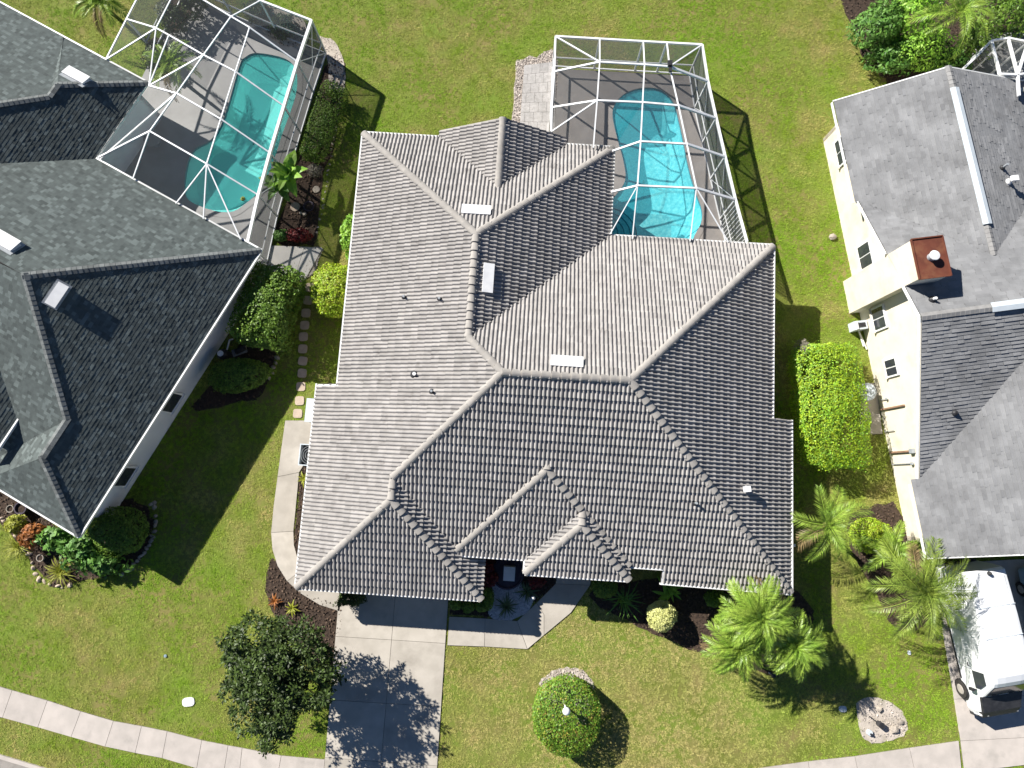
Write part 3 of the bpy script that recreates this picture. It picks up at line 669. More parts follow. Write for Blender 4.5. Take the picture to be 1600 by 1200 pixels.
# ridge vents
def ridge_vent(a, b, label):
    a, b = rl(*a), rl(*b); t = thing('ridge_vent', label, 'roof vent', a)
    up = Vector((0, 0, .09)); d = (b - a).normalized(); e = d.cross(Vector((0, 0, 1)))
    for sx in (-1, 1):
        MB().hexa([a + up, b + up, b + up + e * sx * .2 - Vector((0, 0, .06)), a + up + e * sx * .2 - Vector((0, 0, .06))], [v + Vector((0, 0, .025)) for v in (a + up, b + up, b + up + e * sx * .2 - Vector((0, 0, .06)), a + up + e * sx * .2 - Vector((0, 0, .06)))]).build('vent_wing', 'acgrey', t)
ridge_vent(on(RW1, ru, 14.6), on(RW1, ru, 8.2), 'long pale metal ridge vent along the grey roof of the right house')
ridge_vent(on(RN, 20.3, av), on(RN, 27, av), 'pale metal ridge vent running off the right edge on the grey roof')
rw = [rl(*p) for p in ((17.9, -5.1), (27, -5.1), (27, 15.0), (17.9, 15.0))]
walls(rw, 2.8, rhouse, 'cream')
MB().face([rl(17.9, 15.0, 2.75), rl(25.6, 15.0, 2.75), rl(ru, 15.0, rz - .1)][::-1]).build('gable_wall', 'cream', rhouse)
MB().face([rl(17.9, -5.1, 2.75), rl(28, -5.1, 2.75), rl(ue, -5.1, hz(RW3, ue, 0) - .1)]).build('gable_wall', 'cream', rhouse)
# gable wall in the side facing the middle house
MB().face([rl(17.895, g1v, 2.5), rl(17.895, g2v, 2.5), rl(17.895, av, az_ - .12)]).face([rl(18.05, g1v, 2.5), rl(18.05, av, az_ - .12), rl(18.05, g2v, 2.5)]).build('gable_wall', 'cream', rhouse)
def rwin(v, zc, w, h):
    p = rl(17.86, v, zc); a = Vector((-rs_, rc, 0))
    f = MB().bar(p - a * (w / 2 + .06), p + a * (w / 2 + .06), .08, h + .12).build('window', 'white', rhouse)
    for s in (-1, 1):
        q = rl(17.81, v + s * w / 4, zc); MB().bar(q - a * (w / 4 - .03), q + a * (w / 4 - .03), .02, h - .02).build('pane', 'glass', f)
def rsill(v, zc, w, h):
    a = Vector((-rs_, rc, 0)); q = rl(17.84, v, zc - h / 2 - .1); MB().bar(q - a * (w / 2 + .1), q + a * (w / 2 + .1), .16, .07).build('window_sill', 'cream', rhouse)
for v, zc, w, h in ((8.25, 1.6, 1.1, .95), (5.2, 1.62, 1.0, .9), (2.85, 1.75, .75, .8), (13.6, 1.6, 1.2, 1.0)): rsill(v, zc, w, h)
for v, zc, w, h in ((8.25, 1.6, 1.1, .95), (5.2, 1.62, 1.0, .9), (2.85, 1.75, .75, .8), (13.6, 1.6, 1.2, 1.0)): rwin(v, zc, w, h)
# chimney
ch = [P(1317, 440), P(1327, 490)]; d = (ch[1] - ch[0]); dn = Vector((-d.y, d.x, 0)).normalized()
if dn.x < 0: dn = -dn
chp = [ch[0], ch[1], ch[1] + dn * 1.25, ch[0] + dn * 1.25]
MB().prism([(p.x, p.y) for p in chp], -.05, 5.66).build('chimney', 'cream', rhouse)
cc = sum(chp, Vector()) / 4
chm = thing('chimney_cap', 'rust red metal chimney cap with round white flue lid', 'chimney cap', (cc.x, cc.y, 5.66))
big = [cc + (p - cc) * 1.04 for p in chp]
MB().prism([(p.x, p.y) for p in big], 5.664, 5.74).build('pan', 'rust', chm)
for i in range(4):
    a, b = big[i], big[(i + 1) % 4]; MB().bar((a.x, a.y, 5.76), (b.x, b.y, 5.76), .05, .06).build('rim', 'rust', chm)
MB().tube((cc.x, cc.y, 5.7), (cc.x, cc.y, 5.98), .16, .16, 18).build('flue', 'grey', chm)
MB().lathe((cc.x, cc.y, 5.98), [(.20, 0), (.21, .03), (.19, .06), (.06, .08)], 20).build('flue_lid', 'vent', chm)
for x, y, f, lb in ((1566, 262, rE1, 'thin grey vent pipe on the upper right grey roof slope'),): vent_pipe(f, x, y, lb, h=.35)
vent_pipe(rE1, 1576, 284, 'white square capped vent on the grey slope near the right edge', cap=True, h=.3, r=.06)
vent_pipe(rS, 1492, 645, 'small dark stub pipe on the grey slope of the right house', h=.15, r=.05, m='dark')
vent_pipe(rN, 1457, 468, 'small pale vent pipe in the chimney shadow', h=.25, r=.06, m='white')

# ================================================================== ground, pavements, beds
EXCL = []
def smooth_loop(pts, n=6):
    out = []; m = len(pts)
    for i in range(m):
        p0, p1, p2, p3 = pts[i - 1], pts[i], pts[(i + 1) % m], pts[(i + 2) % m]
        for k in range(n):
            t = k / n
            out.append(tuple(0.5 * ((2 * b) + (-a + c) * t + (2 * a - 5 * b + 4 * c - d) * t * t + (-a + 3 * b - 3 * c + d) * t ** 3) for a, b, c, d in zip(p0, p1, p2, p3)))
    return out
def xy(pts): return [(p[0], p[1]) for p in pts]
def px(*pts, z=0.0): return [(P(a, b, z).x, P(a, b, z).y) for a, b in pts]
def grow(poly, d):
    n = len(poly); a = sum(poly[k][0] * poly[(k + 1) % n][1] - poly[(k + 1) % n][0] * poly[k][1] for k in range(n)); sg = 1 if a > 0 else -1
    out = []
    for i in range(n):
        p, q, r = Vector(poly[i - 1]), Vector(poly[i]), Vector(poly[(i + 1) % n])
        e1 = (q - p).normalized(); e2 = (r - q).normalized(); n1 = Vector((e1.y, -e1.x)) * sg; n2 = Vector((e2.y, -e2.x)) * sg
        m = (n1 + n2); m = m / max(0.35, m.length_squared) * 2 if m.length > 1e-4 else n1
        out.append((q.x + m.x * d, q.y + m.y * d))
    return out
def holed(b, outer, holes, z, t=0.5):
    loops = [[Vector((p[0], p[1], 0)) for p in l] for l in [outer] + holes]; flat = [v for l in loops for v in l]
    for tri in tessellate_polygon(loops):
        q = [flat[i] for i in tri]
        if (q[1] - q[0]).cross(q[2] - q[0]).z < 0: q = q[::-1]
        b.face([(v.x, v.y, z) for v in q], t)
def chips(name, poly, m, parent, density, smin, smax, z=0.0, seed=1):
    rs = random.Random(seed); xs = [p[0] for p in poly]; ys_ = [p[1] for p in poly]
    n = int((max(xs) - min(xs)) * (max(ys_) - min(ys_)) * density); Q = np.array([[rs.uniform(min(xs), max(xs)), rs.uniform(min(ys_), max(ys_))] for _ in range(n)])
    Q = Q[inside(Q, poly)]
    pos = np.column_stack([Q, np.full(len(Q), z + 0.02) + rng.random(len(Q)) * .02]); nr = np.column_stack([rng.normal(size=(len(Q), 2)) * .5, np.ones(len(Q))])
    o = leaves(name, pos, nr, rng.uniform(smin, smax, len(Q)), m, parent, aspect=.7); o['kind'] = 'stuff'; return o
def inside(Q, poly):
    x, y = Q[:, 0], Q[:, 1]; r = np.zeros(len(Q), bool); n = len(poly); j = n - 1
    for i in range(n):
        xi, yi = poly[i]; xj, yj = poly[j]
        c = ((yi > y) != (yj > y)) & (x < (xj - xi) * (y - yi) / (yj - yi + 1e-12) + xi); r ^= c; j = i
    return r

POOL = smooth_loop(px((957, 180), (962, 161), (977, 146), (1000, 138), (1024, 138), (1042, 147), (1054, 164), (1061, 190), (1068, 222), (1076, 262), (1087, 300), (1096, 326), (1096, 346), (1086, 366), (1072, 388), (1010, 396), (972, 394), (946, 380), (938, 352), (946, 324), (966, 300), (977, 280), (974, 252), (964, 215), z=.08))
LPOOL = smooth_loop(px((374, 104), (383, 90), (402, 83), (446, 92), (463, 112), (462, 150), (441, 210), (424, 262), (405, 298), (384, 318), (357, 332), (312, 322), (288, 300), (298, 240), (330, 218), (350, 185), z=.08), 4)
# two sheets of lawn with the pool pits cut out
b = MB(); holed(b, [(-70, -60), (70, -60), (70, 70), (-70, 70)], [grow(POOL, .12), grow(LPOOL, .12)], 0.0)
struct(b.build('lawn', 'soil'), None)

def bed(name, poly, m, chip=None, dens=60, smin=.06, smax=.14, z=.012):
    if len(poly) > 12:
        cx = sum(p[0] for p in poly) / len(poly); cy = sum(p[1] for p in poly) / len(poly)
        poly = [(p[0] + (p[0] - cx) * k, p[1] + (p[1] - cy) * k) for p, k in zip(poly, rng.uniform(-.05, .05, len(poly)))]
    EXCL.append(poly); o = struct(MB().sheet(poly, z).build(name, m))
    if chip: chips('loose_' + name, poly, chip, o, dens, smin, smax, z)
    return o
def slabs(name, base, cells, m, zt=.05, gap=.009, piece='slab'):
    """a paved surface: a joint bed with one slab object for each bay"""
    EXCL.append(base)
    o = struct(MB().prism(base, -.05, zt - .022).build(name, 'joint'))
    for c in cells:
        MB().prism(grow(c, -gap), 0.0, zt, t=random.random()).build(piece, m, o)
    return o
# driveway
L_ = lambda y: 530 - (y - 930) * .0865; R__ = lambda y: 701 - (y - 930) * .066; Md = lambda y: 618 - (y - 930) * .085
rows = [(922, 922), (994, 1005), (1093, 1104), (1183, 1196), (1240, 1254)]
cells = []
for (a, a2), (b_, b2) in zip(rows[:-1], rows[1:]):
    ma, mb = (a + a2) / 2, (b_ + b2) / 2
    cells.append(px((L_(a), a), (Md(ma), ma), (Md(mb), mb), (L_(b_), b_))); cells.append(px((Md(ma), ma), (R__(a2), a2), (R__(b2), b2), (Md(mb), mb)))
slabs('driveway', px((L_(922), 922), (R__(922), 922), (R__(1254), 1254), (L_(1240), 1240)), cells, 'concrete')
# public footpath left of the drive
up = [(-60, 1056), (0, 1072), (20, 1078), (75, 1094), (127, 1111), (178, 1126), (222, 1134), (262, 1142), (316, 1156), (357, 1164), (379, 1168), (440, 1180), (508, 1186)]
lo = [(-60, 1104), (0, 1121), (5, 1121), (60, 1136), (112, 1151), (165, 1166), (212, 1176), (254, 1184), (308, 1200), (350, 1209), (374, 1213), (432, 1224), (504, 1232)]
cells = [px(up[i], up[i + 1], lo[i + 1], lo[i]) for i in (0, 2, 3, 4, 5, 6, 7, 8, 9, 10, 11)]
cells[0] = px(up[0], up[2], lo[2], lo[0])
slabs('footpath', px(*(up + lo[::-1])), cells, 'walk')
up = [(1100, 1212), (1190, 1199), (1262, 1189), (1335, 1181), (1420, 1168), (1497, 1157)]; lo = [(1104, 1252), (1196, 1246), (1270, 1238), (1345, 1230), (1432, 1218), (1502, 1208)]
slabs('footpath', px(*(up + lo[::-1])), [px(up[i], up[i + 1], lo[i + 1], lo[i]) for i in range(5)], 'walk')
# street and kerb in the lower left corner
kb = px((-60, 1160), (0, 1181), (60, 1199), (140, 1222))
struct(MB().prism(kb + [(v[0] - .6, v[1] - 6) for v in kb[::-1]], -.2, .006).build('street', 'asphalt')); EXCL.append(kb + [(v[0] - .6, v[1] - 6) for v in kb[::-1]])
b = MB()
for a, c in zip(kb[:-1], kb[1:]): b.bar((*a, .02), (*c, .02), .16, .14)
struct(b.build('kerb', 'walk'))
# garden path at the garage side
outer = [(446, 657), (440, 700), (434, 745), (428, 790), (424, 832), (426, 858), (434, 884), (449, 908), (470, 927), (500, 945), (531, 955)]
inner = [(494, 657), (490, 702), (468, 738), (463, 790), (459, 830), (460, 852), (465, 870), (475, 888), (490, 902), (512, 914), (536, 918)]
cells = [px(*(outer[a:b_ + 1] + inner[a:b_ + 1][::-1])) for a, b_ in ((0, 2), (2, 4), (4, 7), (7, 10))]
slabs('garden_path', px(*(outer + inner[::-1])), cells, 'concrete')
# walk to the front door
ent = [px((702, 963), (758, 966), (757, 1010), (699, 1008)), px((758, 966), (808, 970), (824, 1014), (757, 1010)), px((808, 970), (838, 942), (850, 960), (850, 992), (824, 1014)), px((838, 942), (868, 912), (922, 914), (892, 957), (850, 992), (850, 960)), px((868, 912), (872, 880), (928, 880), (922, 914))]
slabs('entry_walk', px((702, 963), (758, 966), (808, 970), (838, 942), (868, 912), (872, 880), (928, 880), (922, 914), (892, 957), (824, 1014), (757, 1010), (699, 1008)), ent, 'concrete')
# neighbour's drive under the van
slabs('neighbour_driveway', px((1478, 880), (1620, 872), (1640, 1190), (1506, 1206), (1500, 1158), (1488, 1060), (1470, 962)), [px((1478, 880), (1620, 872), (1624, 980), (1472, 985)), px((1472, 985), (1624, 980), (1630, 1085), (1490, 1092)), px((1490, 1092), (1630, 1085), (1636, 1150), (1500, 1157)), px((1500, 1157), (1636, 1150), (1640, 1190), (1506, 1206))], 'walk')
# paver pad beside the pool cage
pad = px((810, 98), (868, 92), (868, 232), (803, 228)); 
edge = smooth_loop(px((806, 105), (812, 93), (838, 88), (870, 86), (872, 180), (868, 240), (800, 236), (802, 160)), 3)
pb = bed('pebble_border', edge, 'pebble', 'pebble', 420, .04, .09)
a0, a1, a2, a3 = [Vector(p) for p in px((819, 103), (869, 97), (866, 240), (809, 236))]
cells = []
nr, nc = 9, 4
for i in range(nr):
    for j in range(nc):
        g = lambda s, t: (a0.lerp(a1, t)).lerp(a3.lerp(a2, t), s)
        sh = .5 / nc if i % 2 else 0
        t0, t1 = max(0, j / nc - sh), min(1, (j + 1) / nc - sh if j < nc - 1 else 1)
        cells.append([tuple(g(i / nr, t0)), tuple(g(i / nr, t1)), tuple(g((i + 1) / nr, t1)), tuple(g((i + 1) / nr, t0))])
slabs('paver_pad', [tuple(a0), tuple(a1), tuple(a2), tuple(a3)], cells, 'paver', zt=.06, gap=.006, piece='paver')
# pool decks with basins -----------------------------------------------------------------
def pool(deckpoly, loop, deckm, finish, water, name, label, shallow, slope_dir, dmin, dmax):
    EXCL.append(deckpoly)
    b = MB(); holed(b, deckpoly, [loop], .085)
    for p, q in zip(deckpoly, deckpoly[1:] + deckpoly[:1]): b.face([(*p, -.05), (*q, -.05), (*q, .085), (*p, .085)])
    struct(b.build(name + '_deck', deckm))
    cx = sum(p[0] for p in loop) / len(loop); cy = sum(p[1] for p in loop) / len(loop)
    t = thing('swimming_pool', label, 'swimming pool', (cx, cy, 0))
    if area2(loop) < 0: loop = loop[::-1]
    b = MB(); n = len(loop)
    def dep(x, y): return -(dmin + (dmax - dmin) * min(1, max(0, .5 + ((x - cx) * slope_dir[0] + (y - cy) * slope_dir[1]))))
    rings = []
    for s, dz in ((1, None), (.97, .25), (.90, .62), (.78, .92), (.4, 1.0), (.02, 1.0)):
        r = []
        for p in loop:
            x, y = cx + (p[0] - cx) * s, cy + (p[1] - cy) * s
            r.append((x, y, -.08 if dz is None else dep(x, y) * dz))
        rings.append(r)
    for a, c in zip(rings[:-1], rings[1:]):
        for i in range(n): b.face([a[i], a[(i + 1) % n], c[(i + 1) % n], c[i]])
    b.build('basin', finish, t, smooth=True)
    b = MB()
    for i in range(n): b.face([(*loop[i], .08), (*loop[(i + 1) % n], .08), (*loop[(i + 1) % n], -.085), (*loop[i], -.085)])
    b.build('waterline_tile', 'pooltile', t)
    b = MB(); g = grow(loop, .28)
    for i in range(n):
        j = (i + 1) % n; b.face([(*loop[i], .098), (*g[i], .098), (*g[j], .098), (*loop[j], .098)]); b.face([(*loop[i], .06), (*loop[i], .098), (*loop[j], .098), (*loop[j], .06)])
    b.build('coping', deckm, t)
    b = MB(); holed(b, loop, [], -.03); b.build('water', water, t, smooth=True)
    return t, dep
dk = px((872, 109), (1076, 119), (1139, 392), (1139, 420), (850, 420), (866, 205))
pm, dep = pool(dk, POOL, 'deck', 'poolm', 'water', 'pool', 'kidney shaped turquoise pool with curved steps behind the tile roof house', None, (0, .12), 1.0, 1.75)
# steps at the house end, a seat ledge at the far end
c0 = P(950, 362, 0)
for k, r in enumerate((1.6, 1.25, .9, .55)):
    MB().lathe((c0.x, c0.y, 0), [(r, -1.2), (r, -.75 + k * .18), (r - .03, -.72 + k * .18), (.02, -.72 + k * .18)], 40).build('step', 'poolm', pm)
    b = MB()
    for i in range(40):
        a, a2_ = 2 * math.pi * i / 40, 2 * math.pi * (i + 1) / 40
        b.face([(c0.x + rr * math.cos(aa), c0.y + rr * math.sin(aa), -.715 + k * .18) for rr, aa in ((r - .07, a), (r, a), (r, a2_), (r - .07, a2_))])
    b.build('step_edge', 'pooltile', pm)
led = px((1033, 150), (1047, 150), (1056, 170), (1062, 200), (1058, 211), (1046, 204), (1041, 190), (1036, 165), z=-.5)
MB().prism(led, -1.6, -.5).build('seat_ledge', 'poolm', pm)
b = MB()
for p, q in zip(led[5:] + led[:1], led[6:] + led[:1]): b.bar((*p, -.49), (*q, -.49), .05, .03)
b.bar((*led[4], -.49), (*led[5], -.49), .05, .03); b.build('ledge_edge', 'pooltile', pm)
ldk = px((205, -20), (235, -75), (508, 86), (455, 250), (424, 340), (408, 402), (380, 392), (190, 300), (150, 250), (185, 90))
_e = lambda a, b_: tuple(P(a, b_, 2.6))[:2]
ldk = [_e(387, 380), _e(404, 305), _e(444, 166), _e(487, 32), _e(407, 1), _e(330, -32), _e(250, -68), _e(198, 30), _e(166, 93), tuple(ll(-24.6, 5.0))[:2], tuple(ll(-24.6, 2.9))[:2], tuple(ll(-15.4, 2.9))[:2]]
pl_, _ = pool(ldk, LPOOL, 'deck2', 'pooll', 'waterl', 'neighbour_pool', 'angular teal pool inside the left house\'s screen cage', None, (.02, .02), 0.95, 1.25)
# ================================================================== screen cages
def beam(t, a, b_, w=.09, h=.13, m='alu', name='beam'): return MB().bar(a, b_, w, h).build(name, m, t)
def panel(t, pts, m='screen'):
    c = sum(pts, Vector()) / len(pts); b = MB()
    b.face([p + (c - p) * .01 for p in pts]); return b.build('screen_panel', m, t)
cage = thing('pool_cage', 'white framed screen enclosure over the kidney shaped pool', 'pool cage', P(1000, 220))
ze, zi = 2.45, 3.3
N = dict(w0=(868, 57, ze), n1=(937, 61, ze), n2=(1005, 65, ze), n3=(1042, 67, ze), e0=(1097, 70, ze), w1=(866, 112, ze), w2=(862, 168, ze), w3=(861, 206, 2.75), e1=(1106, 127, ze), e2=(1119, 185, ze), e3=(1133, 245, ze), e4=(1149, 312, ze), e5=(1167, 378, ze + .1),
         a1=(937, 97, zi), b1=(1007, 101, zi), c1=(1046, 104, zi), a2=(933, 157, zi), b2=(1004, 160, zi), c2=(1060, 165, zi), a3=(927, 231, 2.95), h3=(957, 236, 2.75), b3=(1001, 221, zi), c3=(1073, 225, zi), h4=(955, 300, 2.75), b4=(996, 290, zi), c4=(1088, 294, zi), h5=(953, 366, 2.75), b5=(988, 373, 2.8), c5=(1078, 377, 2.8), d5=(1138, 378, 2.75))
N = {k: P(*v) for k, v in N.items()}
for a, b_, w in (('w0', 'n1', .12), ('n1', 'n2', .12), ('n2', 'n3', .12), ('n3', 'e0', .12), ('e0', 'e1', .14), ('e1', 'e2', .14), ('e2', 'e3', .14), ('e3', 'e4', .14), ('e4', 'e5', .14), ('w0', 'w1', .12), ('w1', 'w2', .12), ('w2', 'w3', .12),
                 ('w1', 'a1', .1), ('a1', 'b1', .1), ('b1', 'c1', .1), ('c1', 'e1', .13), ('w2', 'a2', .1), ('a2', 'b2', .1), ('b2', 'c2', .1), ('c2', 'e2', .13), ('h3', 'b3', .1), ('b3', 'c3', .1), ('c3', 'e3', .13), ('h4', 'b4', .1), ('b4', 'c4', .1), ('c4', 'e4', .13),
                 ('n1', 'a1', .08), ('n2', 'b1', .08), ('n3', 'c1', .08), ('a1', 'a2', .08), ('a2', 'a3', .08), ('b1', 'b2', .08), ('b2', 'b3', .08), ('b3', 'b4', .08), ('b4', 'b5', .06), ('c1', 'c2', .08), ('c2', 'c3', .08), ('c3', 'c4', .08), ('c4', 'c5', .06),
                 ('w0', 'a1', .08), ('e0', 'c1', .08), ('w3', 'a2', .08), ('b4', 'h5', .06), ('c4', 'd5', .06)):
    beam(cage, N[a], N[b_], w * .72, w * .85)
G = lambda v, z=.1: Vector((v.x, v.y, z))
def mid(a, z): return Vector((a.x, a.y, z))
for k in ('w0', 'n1', 'n2', 'n3', 'e0', 'e1', 'e2', 'e3', 'e4', 'w1', 'w2'): beam(cage, G(N[k]), N[k], .08, .08, name='post')
for run in (('w0', 'n1', 'n2', 'n3', 'e0'), ('e0', 'e1', 'e2', 'e3', 'e4', 'e5'), ('w0', 'w1', 'w2')):
    for a, b_ in zip(run[:-1], run[1:]):
        beam(cage, G(N[a], .13), G(N[b_], .13), .06, .07, name='sill_rail'); beam(cage, G(N[a], .85), G(N[b_], .85), .05, .06, name='chair_rail')
        panel(cage, [G(N[a], .17), G(N[b_], .17), N[b_] - Vector((0, 0, .06)), N[a] - Vector((0, 0, .06))], 'screenwall')
for q in (('w0', 'n1', 'a1'), ('w0', 'a1', 'w1'), ('n1', 'n2', 'b1', 'a1'), ('n2', 'n3', 'c1', 'b1'), ('n3', 'e0', 'c1'), ('e0', 'e1', 'c1'), ('w1', 'a1', 'a2', 'w2'), ('a1', 'b1', 'b2', 'a2'), ('b1', 'c1', 'c2', 'b2'), ('c1', 'e1', 'e2', 'c2'), ('w2', 'a2', 'w3'), ('w3', 'a2', 'a3'), ('a2', 'b2', 'b3', 'h3', 'a3'), ('b2', 'c2', 'c3', 'b3'), ('c2', 'e2', 'e3', 'c3'), ('h3', 'b3', 'b4', 'h4'), ('b3', 'c3', 'c4', 'b4'), ('c3', 'e3', 'e4', 'c4'), ('h4', 'b4', 'h5'), ('b4', 'c4', 'c5', 'b5'), ('c4', 'e4', 'd5'), ('e4', 'e5', 'd5')):
    panel(cage, [N[k] for k in q])
# cross bracing cables in the right hand wall and the slatted bay next to the roof
for a, b_ in (('e1', 'e2'), ('e3', 'e4')):
    beam(cage, G(N[a], .13), N[b_], .025, .025, name='brace'); beam(cage, N[a], G(N[b_], .13), .025, .025, name='brace')
for k in range(11):
    t = k / 11; a = N['e4'].lerp(N['e5'], t); beam(cage, G(a, .2), a, .035, .02, name='slat')
sp = thing('floodlight', 'small black lamp clamped to the pool cage frame corner', 'lamp', N['c1'])
MB().box((N['c1'].x - .02, N['c1'].y + .02, N['c1'].z + .2), (.2, .24, .16)).build('head', 'dark', sp); MB().tube(N['c1'] + Vector((0, 0, .05)), N['c1'] + Vector((0, 0, .16)), .04).build('mount', 'dark', sp); MB().box((N['c1'].x, N['c1'].y - .25, N['c1'].z + .14), (.14, .2, .12)).build('sensor', 'dark', sp)

lcage = thing('pool_cage', 'large white framed screen enclosure over the teal pool beside the charcoal roof', 'pool cage', P(350, 150))
ze, zi = 2.6, 3.35
N = dict(p0=(166, 93, 2.75), p1=(198, 30, ze), p2=(232, -36, ze), q0=(250, -68, ze), q1=(330, -32, ze), q2=(407, 1, ze), e0=(487, 32, ze), e1=(465, 97, ze), e2=(444, 166, ze), e3=(422, 239, ze), e4=(404, 305, ze), e5=(387, 380, ze),
         a=(244, 44, zi), a0=(279, -24, zi), b=(361, 26, zi), b0=(318, 0, zi), k1=(390, 43, zi), c=(318, 86, zi), g=(368, 112, zi), e=(276, 146, zi), f=(345, 186, zi), h=(234, 205, zi), i=(323, 256, zi), d=(233, 134, 2.8), s1=(154, 246, 2.8), s2=(208, 279, 2.8), s3=(275, 318, 2.8), s4=(318, 342, 2.8), s5=(376, 374, 2.8), c0=(264, 55, zi))
N = {k: P(*v) for k, v in N.items()}
for a, b_, w in (('p0', 'p1', .1), ('p1', 'p2', .1), ('p2', 'q0', .1), ('q0', 'q1', .1), ('q1', 'q2', .1), ('q2', 'e0', .13), ('e0', 'e1', .2), ('e1', 'e2', .2), ('e2', 'e3', .2), ('e3', 'e4', .2), ('e4', 'e5', .2),
                 ('p1', 'a', .1), ('a', 'c0', .1), ('c0', 'c', .1), ('c', 'g', .1), ('g', 'e2', .1), ('a0', 'b0', .1), ('b0', 'b', .1), ('b', 'k1', .1), ('k1', 'e1', .1), ('d', 'e', .1), ('e', 'f', .1), ('f', 'e3', .1), ('s1', 'h', .1), ('h', 'i', .1), ('i', 'e4', .1),
                 ('a0', 'a', .08), ('a', 'd', .08), ('c0', 'd', .08), ('b', 'c', .08), ('c', 'e', .08), ('e', 'h', .08), ('h', 's2', .08), ('k1', 'g', .08), ('g', 'f', .08), ('f', 'i', .08), ('i', 's4', .08), ('i', 's5', .08), ('c', 'd', .08), ('s1', 'h', .08), ('p0', 'a', .08), ('b', 'q2', .08), ('p2', 'a0', .08), ('a0', 'q0', .08), ('s3', 'i', .07)):
    if (a, b_) == ('s1', 'h') and w == .08: continue
    beam(lcage, N[a], N[b_], w * .66, w * .75)
beam(lcage, N['s1'] - Vector((0, 0, .15)), N['e'], .07, .09)
for k in ('q0', 'q1', 'q2', 'e0', 'e1', 'e2', 'e3', 'e4', 'e5', 'p1', 'p2'): beam(lcage, G(N[k]), N[k], .08, .08, name='post')
for run in (('p1', 'p2', 'q0'), ('q0', 'q1', 'q2', 'e0'), ('e0', 'e1', 'e2', 'e3', 'e4', 'e5')):
    for a, b_ in zip(run[:-1], run[1:]):
        beam(lcage, G(N[a], .13), G(N[b_], .13), .06, .08, name='sill_rail'); beam(lcage, G(N[a], .9), G(N[b_], .9), .05, .06, name='chair_rail')
        panel(lcage, [G(N[a], .17), G(N[b_], .17), N[b_] - Vector((0, 0, .1)), N[a] - Vector((0, 0, .1))], 'screenwall')
for a, b_ in (('e0', 'e1'), ('e3', 'e4')):
    beam(lcage, G(N[a], .13), N[b_], .03, .03, name='brace'); beam(lcage, N[a], G(N[b_], .13), .03, .03, name='brace')
for q in (('p0', 'p1', 'a'), ('p0', 'a', 'd'), ('p1', 'p2', 'a0', 'a'), ('p2', 'q0', 'a0'), ('q0', 'q1', 'b0', 'a0'), ('q1', 'q2', 'b', 'b0'), ('q2', 'e0', 'k1', 'b'), ('e0', 'e1', 'k1'), ('a0', 'b0', 'c0', 'a'), ('b0', 'b', 'c', 'c0'), ('a', 'c0', 'd'), ('c0', 'c', 'd'), ('c', 'e', 'd'), ('b', 'k1', 'g', 'c'), ('k1', 'e1', 'e2', 'g'), ('d', 'e', 'h', 's1'), ('c', 'g', 'f', 'e'), ('g', 'e2', 'e3', 'f'), ('e', 'f', 'i', 'h'), ('f', 'e3', 'e4', 'i'), ('h', 's2', 's1'), ('h', 'i', 's3', 's2'), ('i', 's4', 's3'), ('i', 's5', 's4'), ('i', 'e4', 'e5', 's5')):
    panel(lcage, [N[k] for k in q])
# screen door in the cage's end wall
dr = thing('screen_door', 'white framed screen door at the left pool cage corner', 'door', P(412, 395))
a, b_ = P(393, 408, .1), P(420, 420, .1); a = P(409, 405, .12); b_ = a + Vector((-lc, -ls, 0)) * -0.0 + Vector((.25, -.95, 0)) * 0 + (ll(-15.6, 2.95) - ll(-15.15, 3.9)) * .9
for p in (a, b_): MB().bar(p, p + Vector((0, 0, 2.2)), .07, .07).build('stile', 'alu', dr)
for z in (.05, 1.0, 2.18): MB().bar(a + Vector((0, 0, z)), b_ + Vector((0, 0, z)), .06, .08).build('rail', 'alu', dr)
panel(dr, [a, b_, b_ + Vector((0, 0, 2.1)), a + Vector((0, 0, 2.1))], 'screenwall')
# third cage peeking in at the upper right
rcage = thing('pool_cage', 'white pool cage frame corner behind the right house at the top right', 'pool cage', P(1570, 100))
N = dict(a=(1549, 64, 2.6), b=(1575, 60, 2.6), c=(1606, 66, 2.6), d=(1562, 116, 3.1), e=(1590, 117, 3.1), f=(1600, 85, 3.2), g=(1530, 84, 2.6), h=(1507, 106, 2.6), i=(1636, 60, 2.6), j=(1640, 110, 3.1), k=(1592, 150, 3.1))
N = {k: P(*v) for k, v in N.items()}
for a, b_ in (('a', 'b'), ('b', 'c'), ('a', 'd'), ('b', 'e'), ('d', 'e'), ('c', 'f'), ('e', 'f'), ('a', 'g'), ('g', 'h'), ('c', 'i'), ('e', 'j'), ('e', 'k')): beam(rcage, N[a], N[b_], .09, .12)
for k in ('a', 'b', 'c', 'g', 'h', 'i'): beam(rcage, G(N[k], 0), N[k], .08, .08, name='post')
for q in (('a', 'b', 'e', 'd'), ('b', 'c', 'f', 'e'), ('a', 'd', 'g')): panel(rcage, [N[k] for k in q])
for a, b_ in (('h', 'g'), ('g', 'a'), ('a', 'b'), ('b', 'c'), ('c', 'i')): panel(rcage, [G(N[a], .1), G(N[b_], .1), N[b_], N[a]], 'screenwall')
MB_ = px((1540, 60), (1640, 60), (1640, 190), (1500, 150)); struct(MB().sheet(grow(MB_, .3), .03).build('neighbour_patio', 'deck2')); EXCL.append(MB_)

